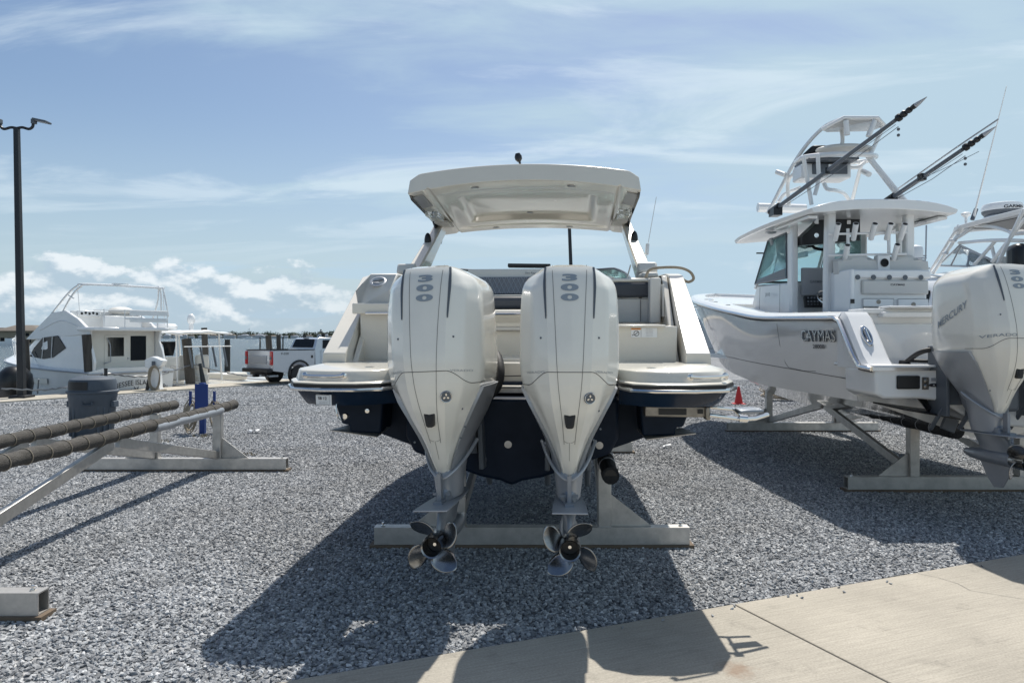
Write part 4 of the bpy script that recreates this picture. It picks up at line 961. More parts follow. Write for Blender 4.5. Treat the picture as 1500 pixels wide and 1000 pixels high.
# console body
mb=MB()
mb.loft([[Vector(p) for p in q] for q in ([(-.70,3.15,1.3),(.70,3.15,1.3),(.66,4.75,1.3),(-.66,4.75,1.3)],[(-.66,3.25,2.02),(.66,3.25,2.02),(.58,4.75,2.10),(-.58,4.75,2.10)],[(-.655,3.25,2.30),(.655,3.25,2.30),(.56,4.60,2.36),(-.56,4.60,2.36)])]); con=mb.obj('console','white',B2,bevel=.03)
mb=MB()
for s in (-1,1):
    mb.loft([[Vector((s*a,y,z)) for a,y in ((.655,3.24),(.62,3.24),(.62,3.36),(.655,3.36))] for z in (1.35,2.95)])
    mb.loft([[Vector((s*(x0+dx),y,z)) for dx,y in ((0,y0),(-.045,y0),(-.045,y0+.07),(0,y0+.07))] for x0,y0,z in ((.585,4.62,2.30),(.54,4.15,2.98))])
mb.box((0,4.12,2.97),(1.1,.06,.05)); mb.obj('console_pillar','white',con,bevel=.01)
mb=MB()
for s in (-1,1): mb.add([(s*.655,3.36,2.37),(s*.60,4.58,2.37),(s*.555,4.16,2.96),(s*.655,3.38,2.96)],[(0,1,2,3)])
mb.add([(-.585,4.62,2.37),(.585,4.62,2.37),(.54,4.16,2.96),(-.54,4.16,2.96)],[(0,1,2,3)]); mb.obj('console_glass','glass',con,solid=.004,split=True)
mb=MB()
for s in (-1,1): 
    q=[Vector((s*.662,3.36,2.37)),Vector((s*.606,4.58,2.37)),Vector((s*.562,4.18,2.96)),Vector((s*.662,3.38,2.96))]; mb.tube(q,.016,6,closed=True)
    mb.poly([(s*.664,3.40,2.38),(s*.61,4.55,2.38),(s*.60,4.50,2.43),(s*.664,3.40,2.50)],.004)
mb.obj('window_frame','vent',con,split=True)
mb=MB(); mb.tube([(-.58,4.58,2.83),(.3,4.58,2.83),(.42,4.57,2.88)],.012,6); mb.tube([(-.58,4.60,2.40),(.58,4.60,2.40)],.018,6); mb.obj('windscreen_trim','black',con,split=True)
fn=lambda u,v,w_:Vector((-.69,3.95-u,2.18+v)); text('28HB',.05,.01,1.1,fn).obj('side_lettering','vent',con)
mb=MB(); mb.tube([(-.682,3.55,1.5),(-.672,3.56,2.30)],.003,5); mb.tube([(-.685,4.3,1.5),(-.65,4.3,2.30)],.003,5); mb.obj('door_seam','seam',con,split=True)
# dash
mb=MB(); mb.box((-.10,3.14,2.30),(.86,.06,.36)); mb.obj('screen_cover','screen',con,bevel=.01)
tx=text('GARMIN',.035,.01,1.2,plane_fn((-.30,3.107,2.30),(1,0,0),(0,0,1))); tx.obj('screen_name','vent',con)
mb=MB(); mb.box((-.30,3.10,2.04),(.42,.05,.15),(R(-15),0,0)); sw=mb.obj('switch_panel','black',con,bevel=.01)
mb=MB()
for i in range(7):
    for j in range(3): mb.box((-.46+.053*i,3.07,2.00+.045*j),(.026,.012,.022))
mb.obj('switch','grey',sw,split=True)
mb=MB(); c=Vector((-.20,2.90,2.07)); nrm=Vector((0,-.55,.83)).normalized(); u_,w_=frame(nrm); mb.tube([c+(u_*math.cos(a)+w_*math.sin(a))*.19 for a in np.linspace(0,2*PI,33)[:-1]],.014,8,closed=True)
for k in range(3): a=2*PI*k/3; mb.tube([c,c+(u_*math.cos(a)+w_*math.sin(a))*.19],.01,6)
mb.tube([c,c+Vector((0,.22,-.15))],.03,10); mb.obj('steering_wheel','steel',con)
mb=MB(); mb.tube([(-.2,2.98,2.0),(-.14,3.1,1.85)],.05,10); mb.box((-.05,3.0,1.83),(.06,.1,.10)); mb.obj('helm_controls','black',con)
mb=MB(); mb.box((-.02,2.85,2.28),(.12,.10,.34),(R(-6),0,0)); mb.obj('helm_armrest','svinyl',B2,bevel=.03)
mb=MB(); mb.box((-.10,2.85,1.68),(.28,.25,.22)); mb.obj('foot_box','white',B2,bevel=.02)
con.scale.x=.78; con.location.x=-.19
# overhead electronics box
mb=MB(); mb.prism([(-.66,2.86),(-.40,3.10),(.10,3.10),(.10,2.82),(-.66,2.76)],'y',3.0,3.2); oh=mb.obj('overhead_box','black',B2,bevel=.01)
mb=MB()
for x in (-.48,-.06): mb.lathe([(.03,0),(.03,.01),(0,.012)],(x,2.995,2.88),(0,-1,0),16); mb.box((x,2.99,3.05),(.05,.02,.05))
mb.obj('box_latch','steel',oh,split=True)
mb=MB(); mb.tube(spl([(-.28,3.6,2.88),(-.26,3.5,2.78),(-.12,3.45,2.76),(-.05,3.5,2.84)]),.022,8); mb.box((-.28,3.6,2.85),(.08,.06,.10)); mb.obj('rear_mirror','black',B2,bevel=.01)
# leaning post unit
lx=-.42
mb=MB(); mb.box((.02,2.42,1.90),(.96,.36,.90)); mb.box((.02,2.42,2.325),(1.02,.44,.10)); mb.box((-.47,2.35,1.9),(.06,.5,.95)); lp=mb.obj('leaning_post','white',B2,bevel=.02)
mb=MB(); mb.box((.10,2.225,2.17),(.80,.05,.17)); mb.obj('tackle_cushion','svinyl',lp,bevel=.02)
text('CAYMAS',.022,.02,1.5,plane_fn((.12,2.197,2.20),(1,0,0),(0,0,1))).obj('cushion_name','ink',lp)
for x,w2,z,h in ((-.10,.37,1.99,.095),(.32,.37,1.96,.15),(-.10,.37,1.90,.06)):
    mb=MB(); mb.box((x,2.23,z),(w2,.03,h)); dr=mb.obj('drawer','white',lp,bevel=.008)
    if h>.07: mb=MB(); mb.lathe([(.026,0),(.026,.006),(.012,.01),(0,.004)],(x,2.214,z+.01),(0,-1,0),18); mb.obj('drawer_latch','lbrk',dr)
    mb=MB(); q=[(x-w2/2,2.2145,z-h/2),(x+w2/2,2.2145,z-h/2),(x+w2/2,2.2145,z+h/2),(x-w2/2,2.2145,z+h/2)]; mb.tube(q,.002,4,closed=True); mb.obj('drawer_gap','seam',dr)
mb=MB()
for k in range(5): mb.lathe([(.03,0),(.03,.004),(0,.002)],(-.36+.19*k,2.197,2.285),(0,-1,0),12)
mb.obj('rod_socket','vent',lp,split=True)
mb=MB(); mb.box((-.475,2.095,2.00),(.045,.012,.05)); mb.obj('side_socket','black',lp)
for x in (-.24,.33):
    mb=MB(); secs=[]
    for f in np.linspace(0,1,9):
        y=2.42+.10*f; 
    mb.loft([[Vector((x+a*.27*(1-.10*max(0,(k-3)/4)),y0,z0+ (0.0 if abs(a)<.6 else -.05*(k>3)))) for a in (-1,-.7,-.35,0,.35,.7,1)]+[Vector((x+a*.27*(1-.10*max(0,(k-3)/4)),y0+.13,z0+(0.0 if abs(a)<.6 else -.05*(k>3)))) for a in (1,.7,.35,0,-.35,-.7,-1)] for k,(y0,z0) in enumerate(((2.36,2.34),(2.36,2.40),(2.37,2.46),(2.38,2.50),(2.39,2.535),(2.41,2.56),(2.44,2.575)))])
    mb.obj('helm_seat_back','svinyl',lp,bevel=.02)
mb=MB(); mb.box((.045,2.40,2.47),(.15,.10,.18)); mb.obj('cup_holder','white',lp,bevel=.01)
mb=MB(); mb.lathe([(.048,0),(.05,.01),(.04,.012),(.038,-.0),(0,.0)],(.045,2.348,2.47),(0,-1,0),20); mb.obj('speaker','black',lp)
# T-top: measured outline
tz=lambda x,y:3.16+.05*(1-(x/.95)**2)-.005*(y-2.3)
mb=MB(); secs=[]
for y in np.linspace(2.25,5.15,20):
    f=(y-2.25)/2.9; hw=.86+.10*math.sin(PI*min(1,f*1.15+.1))-.22*max(0,f-.8)/.2*f*.6+.05*f
    s_=[]
    for a in np.linspace(-1,1,15): s_.append(Vector((a*hw,y,tz(a*hw,y)-.07*abs(a)**4)))
    for a in np.linspace(1,-1,15): s_.append(Vector((a*hw*.97,y,tz(a*hw,y)-.05-.07*abs(a)**4-.065*(1-abs(a)**6 if abs(a)<.93 else 0))))
    secs.append(s_)
mb.loft(secs); tt=mb.obj('t_top','white',B2,bevel=.01,ang=45)
mb=MB()
for s in (-1,1): mb.box((s*.80,2.9,3.02),(.12,1.0,.04)); mb.box((s*.42,2.262,3.115),(.14,.02,.03))
mb.obj('t_top_locker','white',tt,bevel=.015,split=True)
mb=MB()
for x,y in ((-.74,2.6),(-.78,3.7),(.74,2.7),(.80,3.7)): mb.lathe([(.07,0),(.07,.012),(.05,.02),(0,.018)],(x,y,3.02),(0,0,-1),18)
mb.obj('overhead_speaker','lgrey',tt,split=True)
mb=MB(); mb.tube([(-.66,4.0,2.98),(-.63,4.0,2.88)],.03,8); mb.tube([(-.63,3.6,3.0),(-.6,3.6,2.93)],.025,8); mb.obj('spreader_light','lgrey',tt,split=True)
# T-top posts
mb=MB()
for s in (-1,1):
    mb.loft([[Vector((s*x0+dx,y0+dy,z)) for dx,dy in ((-.055,-.05),(.055,-.05),(.055,.06),(-.055,.06))] for x0,y0,z in ((.50,2.62,1.32),(.50,2.62,2.3),(.49,2.60,3.10))])
    mb.loft([[Vector((s*x0+dx,y0+dy,z)) for dx,dy in ((-.04,-.04),(.04,-.04),(.04,.04),(-.04,.04))] for x0,y0,z in ((.72,3.1,1.32),(.70,3.15,3.08))])
mb.obj('t_top_post','white',B2,bevel=.02,split=True)
# rod holder rack
dR=8.85
rk=MB(); rk.tube([P(1213,343,dR),P(1328,340.5,dR)],.014,8); rk.tube([P(1213,374,dR),P(1328,372,dR)],.014,8)
for x in (1242,1302): rk.tube([P(x,335,dR+.02),P(x,374,dR+.02)],.02,8)
rk.obj('rod_rack','white',B2,root=B2)
for a,b in (((1228,328),(1223,352)),((1254,327.5),(1250,351)),((1282,327.5),(1275.6,350.5)),((1305,327.5),(1298.5,350.5)),((1326,328),(1318.5,351)),((1241.6,359),(1237,382)),((1315,358),(1308,382))):
    m2=MB(); m2.tube([P(a[0],a[1],dR-.12),P(b[0],b[1],dR+.02)],[.034,.030],14); h_=m2.obj('rod_holder','white',B2,root=B2)
    m2=MB(); p=P(a[0],a[1],dR-.12); ax=(p-P(b[0],b[1],dR+.02)).normalized(); m2.lathe([(.028,.001),(.001,.001)],p,ax,12); m2.obj('holder_bore','black',h_,root=B2)
# --- tower
def PT(l,r,name,m='white',n=10,spline=True,par=None):
    m2=MB(); 
    for pts in l: q=[P(*p) for p in pts]; m2.tube(spl(q,5) if spline and len(q)>2 else q,r,n)
    return m2.obj(name,m,par or B2,root=B2,split=True)
PT([[(1124.5,313,10.6),(1167,232.7,10.2),(1204,188.7,10.0),(1236,173,9.8)],
    [(1189,300,9.6),(1177,230,9.5)],[(1193.5,286,9.6),(1199,262,9.55),(1198,227,9.5)],
    [(1328,296,9.3),(1300,262,9.4),(1272.7,228,9.5),(1277,222,9.5),(1294.7,184,9.6)],[(1322,296,9.35),(1268,226,9.5)],
    [(1247.7,296,10.6),(1262.4,238.5,10.2)],[(1206.7,268,9.7),(1212,277,9.7),(1224,279,9.8),(1236,283,10.2),(1243,292,10.5)],
    [(1140,296,10.6),(1150,284,10.6),(1172,275,10.4)],[(1156,302,10.5),(1154,268,10.4),(1163,255,10.2),(1174,254,10.0)],
    [(1230,180,9.8),(1234,200,9.7),(1232,218,9.6),(1222,225,9.6)],[(1239,245,10.0),(1256,245,10.0),(1266,238,10.1)]],.026,'tower_tube')
PT([[(1165.6,238,10.1),(1180,230,9.7),(1225,226,9.4),(1272,227,9.4),(1283,230,9.7),(1262,237,10.3),(1200,240,10.4),(1165.6,238,10.1)]],.032,'tower_ring')
tb=MB(); q=[P(1204,189.5,9.4),P(1236,172.5,9.3),P(1286,172.8,9.3),P(1295,184,9.4),P(1277,190.5,10.2),P(1210,192,10.2)]; tb.poly(q,.035); cp=tb.obj('tower_canopy','white',B2,root=B2,bevel=.012)
PT([[(1204,189.5,9.4),(1236,172.5,9.3),(1286,172.8,9.3),(1296,184,9.4)],],.024,'canopy_frame',par=cp,spline=False)
for a,b in (((1239,177),(1241,198)),((1281,177),(1272,200))):
    m2=MB(); m2.tube([P(a[0],a[1],9.3),P(b[0],b[1],9.3)],.034,12); m2.obj('canopy_rod_holder','white',cp,root=B2)
PT([[(1137.7,251.7,10.4),(1149.5,256,10.3)],[(1264,251,9.8),(1273,255.5,9.6)]],.035,'tower_horn')
PT([[(1110,304,11.2),(1148,305,11.2),(1180,306,11.2)]],.07,'light_bar',spline=False)
tb=MB(); c=P(1203,254,9.95); tb.box(c,(.66,.34,.20)); bx=tb.obj('tower_locker','white',B2,root=B2,bevel=.025)
tb=MB(); tb.box(c+Vector((.04,-.175,.02)),(.47,.02,.14)); tb.box(c+Vector((.03,-.08,.125)),(.66,.5,.035)); tb.obj('locker_door','vent',bx,root=B2,bevel=.01,split=True)
tb=MB(); tb.lathe([(.028,0),(.028,.01),(0,.012)],c+Vector((.04,-.186,.06)),(0,-1,0),14); tb.obj('locker_latch','steel',bx,root=B2)
tb=MB(); tb.ball(P(1237,219.5,9.6),(.37,.22,.062),20); tb.obj('tower_seat','svinyl',B2,root=B2)
tb=MB(); tb.loft([[P(1174,228,10.0),P(1190,213,10.0),P(1212,213,10.0),P(1200,224,10.0)],[P(1174,228,10.4),P(1190,213,10.4),P(1212,213,10.4),P(1200,224,10.4)]]); tb.obj('helm_cover','black',B2,root=B2,bevel=.03)
# --- outriggers
for A,B_,dA,dB in (((1136,306),(1312,176),10.2,8.0),((1302,293),(1410,219),9.3,8.2)):
    a=P(*A,dA); b=P(*B_,dB); d_=(b-a).normalized()
    m2=MB(); m2.tube([a,a.lerp(b,.5),b],[.028,.025,.022],12); og=m2.obj('outrigger','vent',B2,root=B2)
    m2=MB()
    for k in range(4): p=b+d_*(.02+.075*k); m2.lathe([(.024,0),(.042-.005*k,.015),(.042-.005*k,.045),(.024,.06)],p,d_,14)
    m2.tube([a-d_*.12,a+d_*.1],.05,10); m2.box(a+Vector((0,.0,-.05)),(.12,.2,.1)); m2.box(a.lerp(b,.48),(.06,.10,.08)); m2.obj('outrigger_collar','black',og,root=B2)
    m2=MB(); m2.lathe([(.026,0),(.022,.04),(.004,.15)],b+d_*.30,d_,14); m2.obj('outrigger_tip','lgrey',og,root=B2)
    m2=MB(); m2.tube([a.lerp(b,.1)+Vector((0,0,-.05)),a.lerp(b,.6)+Vector((.02,0,-.09)),b+Vector((.03,0,-.07))],.004,5); m2.tube([a.lerp(b,.15)+Vector((0,0,-.03)),b+Vector((.0,0,-.05))],.003,5); 
    for k in (.0,.16): m2.ball(b+Vector((.03,0,-.10-k*.4)),.018,8)
    m2.obj('outrigger_line','vent',og,root=B2)
PT([[(1312,279,9.5),(1350,252,9.0),(1407,212,8.4),(1462,175,7.9)]],.009,'antenna_stay','lgrey')
PT([[(1350,262,8.6),(1398,240,8.3),(1434,222,8.0)]],.003,'halyard','vent',6)
make_outboard(B2,place(-.68,-.02,0,.165,-1),word=True)
make_outboard(B2,place(.04,-.02,0,.165,-1))
# --------------------------------------------------------------- BOAT 3 : hardtop express boat behind
B3=thing('express_boat','white express boat with hardtop and radar dome lettered GARMIN, far right','boat',(9.0,12.5,0))
k3=dict(root=B3)
def obj3(mb,name,m,par=None,**k): return mb.obj(name,m,par or B3,root=B3,**k)
cx3=8.9
def X3(px,d): return (px-CX)*d/F
st3=[(11.0,[(0,.7),(.7,.9),(1.35,1.1),(1.42,1.1),(1.55,1.7),(1.60,2.02)]),(14,[(0,.7),(.7,.95),(1.3,1.2),(1.38,1.2),(1.55,1.75),(1.62,2.1)]),(16.5,[(0,1.0),(.5,1.3),(.9,1.6),(.98,1.6),(1.2,2.0),(1.35,2.3)]),(18.6,[(0,2.0),(.04,2.1),(.08,2.2),(.1,2.2),(.12,2.4),(.15,2.55)])]
mb=MB(); secs=hull(st3,30); mb.loft([[v+Vector((cx3,0,0)) for v in q] for q in secs]); obj3(mb,'hull','whull')
mb=MB(); mb.tube([(cx3-pchip([11,14,16.5,18.6],[1.62,1.64,1.37,.15],y),y,pchip([11,14,16.5,18.6],[2.0,2.08,2.28,2.52],y)) for y in np.linspace(11,18.6,24)],.035,8); obj3(mb,'rub_rail','vent')
# foredeck + cabin trunk
mb=MB(); secs=[]
for y in np.linspace(11.6,17.8,22):
    hw=pchip([11.6,14,16,17.8],[1.32,1.30,.95,.25],y); zt=pchip([11.6,13.5,15,17.8],[2.78,2.78,2.72,2.42],y); zb=pchip([11.6,17.8],[1.95,2.35],y)
    secs.append([Vector((cx3+a*hw,y,zb+(zt-zb)*b)) for a,b in ((-1.05,0),(-1,.55),(-.90,.85),(-.7,1),(0,1.06),(.7,1),(.90,.85),(1,.55),(1.05,0))])
mb.loft(secs); ct=obj3(mb,'cabin_trunk','white',ang=40)
mb=MB(); secs=[]
mb.poly([(cx3-1.335,13.4,2.12),(cx3-1.335,13.4,2.42),(cx3-1.31,13.8,2.50),(cx3-1.30,14.5,2.49),(cx3-1.22,15.1,2.16)],.03); obj3(mb,'cabin_window','dglass',ct)
D3=12.0
def T3(l,r,name,m='white',par=None,spline=True):
    m2=MB()
    for pts in l: q=[P(*p) for p in pts]; m2.tube(spl(q,4) if spline and len(q)>2 else q,r,8)
    return obj3(m2,name,m,par,split=True)
T3([[(1330.6,400.7,14.5),(1365,403,13.6),(1395,408,12.9)],[(1338,402,14.3),(1350,430,14.3)]],.018,'bow_rail','steel')
ws3=T3([[(1374.7,389,14.2),(1406,359,13.2),(1455,382,11.8)],[(1374.7,389,14.2),(1417,390,12.9),(1455,389,11.8)],[(1408,361,13.2),(1393,389,13.6)],[(1421,367,12.8),(1417,390,12.8)]],.018,'windscreen_frame','lgrey',spline=False)
mb=MB(); mb.add([P(1374.7,389,14.2),P(1406,359,13.2),P(1455,382,11.8),P(1455,389,11.8),P(1417,390,12.9)],[(0,1,2,3,4)]); obj3(mb,'windscreen','clear',solid=.006)
T3([[(1405,355.7,13.2),(1458,352,11.7),(1510,353,11.0)],[(1458,353,11.8),(1428,387,12.2)],[(1453,362,11.9),(1458,382,11.8)]],.028,'enclosure_frame','white')
T3([[(1404,331,13.0),(1361,400,14.4)],[(1410,333,12.9),(1366,402,14.2)],[(1392,352,13.2),(1400,352,13.1)],[(1381,371,13.6),(1388,371,13.5)],[(1400,338,13.0),(1408,332,12.9),(1430,330.5,12.6),(1453,332,12.0),(1475,338,11.5),(1484,343,11.3)],[(1397,352,13.2),(1426,333,12.7)],
   [(1500,306,10.8),(1462,386,11.2)],[(1503,318,10.9),(1453,384,11.4)],[(1484,343,11.2),(1505,341,11.0)],[(1512,350,11),(1484,400,11.2)]],.028,'hardtop_leg','white')
mb=MB(); secs=[]
for f in np.linspace(0,1,12):
    y=10.7+3.0*f; xl=7.50+.42*f; xr=10.35-.42*f; z=3.47+.13*f-.06*f*f; cr=.10
    e=.0 if f<.8 else (f-.8)*1.2; xl+=e; xr-=e
    top_=[Vector((xl+(xr-xl)*g,y,z+cr*math.sin(PI*g)**.8)) for g in np.linspace(0,1,13)]
    bot_=[Vector((xl+.03+(xr-xl-.06)*g,y,z-.07+cr*.8*math.sin(PI*g)**.8)) for g in np.linspace(1,0,13)]
    secs.append(top_+bot_)
mb.loft(secs); ht3=obj3(mb,'hardtop','white',bevel=.01)
mb=MB(); mb.box((8.95,12.0,3.50),(1.9,2.0,.06)); obj3(mb,'ceiling_liner','black',ht3,bevel=.02)
c=P(1468,306,13.0); mb=MB(); mb.lathe([(.02,-.125),(.27,-.12),(.31,-.07),(.315,-.04)],c,(0,0,1),32); r1=obj3(mb,'radar_base','vent')
mb=MB(); mb.lathe([(.318,-.04),(.322,.02),(.30,.075),(.22,.10),(.02,.115)],c,(0,0,1),32); rd=obj3(mb,'radar_dome','white')
fn=lambda u,v,w_: c+Vector((.325*math.sin(u/.325+.05),-.325*math.cos(u/.325+.05),v-.005)); obj3(text('GARMIN',.055,.02,1.3,fn),'radar_name','ink',rd)
mb=MB(); mb.lathe([(.42,-.26),(.38,-.20),(.26,-.12)],c,(0,0,1),28); obj3(mb,'radar_mount','white')
mb=MB(); p=P(1415,320,13.0); mb.lathe([(.02,-.12),(.022,.0),(.03,.02),(.075,.06),(.08,.09),(.05,.11),(0,.112)],p,(0,0,1),16); obj3(mb,'gps_dome','white')
mb=MB(); a,b=P(1426,319,12.4),P(1474.5,126,11.4); mb.tube([a,a.lerp(b,.08),a.lerp(b,.5),b],[.025,.016,.010,.005],8); obj3(mb,'whip_antenna','white')
mb=MB(); mb.tube([P(1424,322,12.4),P(1430,306,12.4)],.035,8); obj3(mb,'antenna_ratchet','vent')
mb=MB(); mb.box(P(1492,392,10.8)+Vector((.0,0,0)),(.26,.3,.7)); mb.obj('helm_chair','black',B3,root=B3,bevel=.1)
mb=MB(); mb.box(P(1477,388,12.0),(.42,.3,.25)); mb.obj('helm_seat','svinyl',B3,root=B3,bevel=.06)
# rear deck so that nothing floats
mb=MB(); mb.box((cx3,11.6,2.0),(3.0,1.6,.06)); obj3(mb,'side_deck','white')
mb=MB(); 
for x in (-.9,.9):
    for y in (12,16): mb.box((cx3+x,y,.42),(.3,.3,.84))
obj3(mb,'keel_block','timber',split=True)
# --------------------------------------------------------------- distant tower boat behind the console
B4=thing('tower_boat','distant white boat with pipe tower and small round radar, behind the console boat','boat',(16,27,0))
def T4(l,r,name,m='white',par=None):
    m2=MB()
    for pts in l: q=[P(*p) for p in pts]; m2.tube(q,r,6)
    return m2.obj(name,m,par or B4,root=B4,split=True)
T4([[(1314,376,27),(1357,374.5,27)],[(1316,379,26.4),(1357,378,26.4)],[(1331,388,27),(1356,388,27)],[(1331,395,27),(1362,393,27)],[(1325,400,27),(1368,398,27)],[(1318,376,27),(1322,425,27)],[(1356,375,27),(1350,425,27)],[(1334,378,27),(1318,425,27)],[(1344,378,27),(1360,425,27)],[(1357,330,27),(1356,375,27)],[(1325,425,27),(1325,470,27)],[(1352,425,27),(1352,470,27)]],.028,'tower_tube','lgrey')
mb=MB(); mb.lathe([(.2,-.28),(.27,-.2),(.28,.05),(.25,.2),(.1,.28),(0,.29)],P(1340,370,27),(0,0,1),20); mb.obj('radar_dome','white',B4,root=B4)
mb=MB(); c=P(1338,440,27); mb.loft([[Vector((c.x+a*hw,y,z)) for a,z in ((-1,2.3),(-.9,1.0),(0,.7),(.9,1.0),(1,2.3))] for y,hw in ((24,1.4),(28,1.4),(30,1.0),(32,.1))]); mb.obj('hull','whull',B4,root=B4)
M['weed']=mat('dry_weed',(.16,.13,.07),.9)
# ---------------------------------------------------------------- lamp posts
def lamp(label,base,top,w0,w1,arms,heads,grp='dark lamp posts'):
    S=thing('street_lamp',label,'street lamp',tuple(base),group=grp)
    mb=MB(); d=(top-base); 
    mb.loft([[base+d*f+Vector((a*w/2,b*w/2,0)) for a,b in ((-1,-.8),(-.8,-1),(.8,-1),(1,-.8),(1,.8),(.8,1),(-.8,1),(-1,.8))] for f,w in ((0,w0),(1,w1))]); mb.obj('pole','pole',S,root=S)
    mb=MB(); mb.box(base+Vector((0,0,.03)),(.42,.42,.06)); mb.obj('base_plate','pole',S,root=S,bevel=.01)
    for x in arms:
        e=top+Vector((x,0,.12)); s=1 if x>0 else -1
        mb=MB(); mb.tube(spl([top+Vector((0,0,.0)),top+Vector((x*.35,0,.02)),top+Vector((x*.75,0,-.02)),top+Vector((x*.97,0,.04)),e+Vector((0,0,.02))],5),.035,8); ar=mb.obj('arm','pole',S,root=S)
        mb=MB(); mb.box(e+Vector((s*.02,0,.05)),(.10,.12,.12)); mb.box(e+Vector((s*.22,0,.06)),(.36,.26,.05),(0,R(12)*s,0)); mb.obj('lamp_head','vent',S,root=S,bevel=.01)
        mb=MB(); mb.box(e+Vector((s*.24,0,.03)),(.26,.2,.012),(0,R(12)*s,0)); mb.obj('lamp_lens','lgrey',S,root=S)
    return S
b0=P(32,582,18.9); b0.z=.03; t0=P(24.5,188,18.9); lamp('tall dark square lamp post with two arms at the quay edge, far left',b0,t0,.165,.12,(-.42,.42),1)
b1=P(842,541,36); b1.z=0; t1=P(833.5,318,36); lamp('distant dark lamp post rising between hardtop and right motor',b1,t1,.19,.15,(-.5,.5),1)
# ---------------------------------------------------------------- flybridge yacht in the water
YA=thing('flybridge_yacht','white flybridge yacht lettered TENNESSEE ISLAND GIRL moored stern to the quay','yacht',(-11.25,21.95,WZ+.2),(0,0,R(60)))
YR=WM[YA.name]; YA.scale=(.95,.80,1)
# local: x along the transom (right = far side), y towards bow, z above water (water = 0)
hw=1.42
sh=lambda y:pchip([0,3,6,8.0],[1.32,1.40,1.55,1.72],y)
sty=[(0,[(0,-.3),(.6,-.15),(1.2,.05),(1.26,.06),(1.36,.7),(1.42,1.28)]),(3.5,[(0,-.35),(.6,-.15),(1.2,.05),(1.26,.06),(1.40,.75),(1.48,1.42)]),(6,[(0,-.2),(.3,0),(.75,.25),(.8,.26),(1.0,.9),(1.22,1.52)]),(8.0,[(0,.9),(.01,1.0),(.03,1.1),(.035,1.12),(.05,1.4),(.08,1.70)])]
mb=MB(); mb.loft(hull(sty,40)); mb.obj('hull','white',YA,ang=28)
mb=MB(); q=[(-pchip([0,3.5,6,8],[1.43,1.50,1.24,.1],y),y,sh(y)-.02) for y in np.linspace(0,7.95,24)]; mb.tube(q,.025,6); mb.tube([(-x,y,z) for x,y,z in q],.025,6); mb.tube([(-1.42,-.01,1.27),(1.42,-.01,1.27)],.03,6); mb.obj('rub_rail','lgrey',YA,split=True)
mb=MB(); mb.box((0,-.32,.42),(2.7,.66,.08)); mb.obj('swim_platform','white',YA,bevel=.03)
mb=MB(); secs=[]
for y in np.linspace(0,7.9,20):
    w_=pchip([0,3.5,6,8],[1.40,1.46,1.2,.07],y); z=sh(y); secs.append([Vector((-w_,y,z-.1)),Vector((-w_,y,z)),Vector((-w_*.7,y,z+.10)),Vector((w_*.7,y,z+.10)),Vector((w_,y,z)),Vector((w_,y,z-.1))])
mb.loft(secs); mb.obj('deck','white',YA)
# cabin side and front, rounded forward
def cab(y,f=0): return pchip([.55,2.5,4.2,5.6,6.6],[1.22,1.26,1.15,.85,.3],y)
mb=MB(); secs=[]
for y in np.linspace(.55,6.5,22):
    zt=pchip([.55,3.2,4.0,5.2,6.5],[2.52,2.55,2.35,1.95,1.72],y); w_=cab(y); z=sh(y); secs.append([Vector((a*w_,y,z+(zt-z)*b)) for a,b in ((-1.02,-.1),(-.99,.5),(-.93,.92),(-.8,1.0),(.8,1.0),(.93,.92),(.99,.5),(1.02,-.1))])
mb.loft(secs); cb=mb.obj('cabin','white',YA,ang=35)
def cabx(y,z):
    zt=pchip([.55,3.2,4.0,5.2,6.5],[2.52,2.55,2.35,1.95,1.72],y); b=(z-sh(y))/(zt-sh(y)); return -cab(y)*pchip([-.1,.5,.92,1.0],[1.02,.99,.93,.80],min(max(b,-.1),.99))-.012
mb=MB(); q=[(1.75,2.0),(2.35,2.36),(3.4,2.30),(4.1,1.98),(4.45,1.72),(3.2,1.66),(2.5,1.72)]
mb.poly([(cabx(y,z),y,z) for y,z in q],.02); mb.obj('side_window','dglass',cb)
mb=MB(); mb.tube([(cabx(2.6,1.7)-.015,2.6,1.69),(cabx(2.6,2.3)-.015,2.65,2.33)],.012,5); mb.tube([(cabx(3.3,1.7)-.015,3.3,1.67),(cabx(3.3,2.3)-.015,3.3,2.31)],.012,5); mb.obj('window_bar','white',cb,split=True)
# curved side wing of cockpit with ring handrail
for s in (-1,1):
    mb=MB(); mb.prism([(.55,1.3),(.55,2.55),(.2,2.55),(.30,2.2),(.10,1.9),(-.02,1.6),(.05,1.35)],'x',s*1.10-.06,s*1.18-.06); mb.obj('cockpit_wing','white',YA,bevel=.02)
    mb=MB(); c=Vector((s*1.20-.06,.32,1.78)); mb.tube([c+Vector((0,.16*math.cos(a),.34*math.sin(a))) for a in np.linspace(0,2*PI,21)[:-1]],.018,6,closed=True); mb.obj('side_grab_rail','steel',YA)
# aft bulkhead
mb=MB(); mb.box((-.1,.53,1.95),(2.2,.05,1.2)); ab=mb.obj('aft_bulkhead','cream',YA)
mb=MB(); mb.box((-.30,.495,2.03),(.52,.02,.56)); mb.box((.45,.495,1.98),(.52,.02,.74)); mb.obj('aft_window','dglass',ab,split=True)
mb=MB(); mb.box((-.30,.495,1.72),(.74,.02,1.3)); mb.obj('cabin_door','cream',ab,bevel=.01)
mb=MB(); mb.tube([(-.62,.44,2.3),(-.52,.42,2.1),(-.50,.42,1.6),(-.7,.44,1.55)],.015,6); mb.box((.1,.47,1.68),(.05,.03,.03)); mb.obj('door_rail','lgrey',ab,split=True)
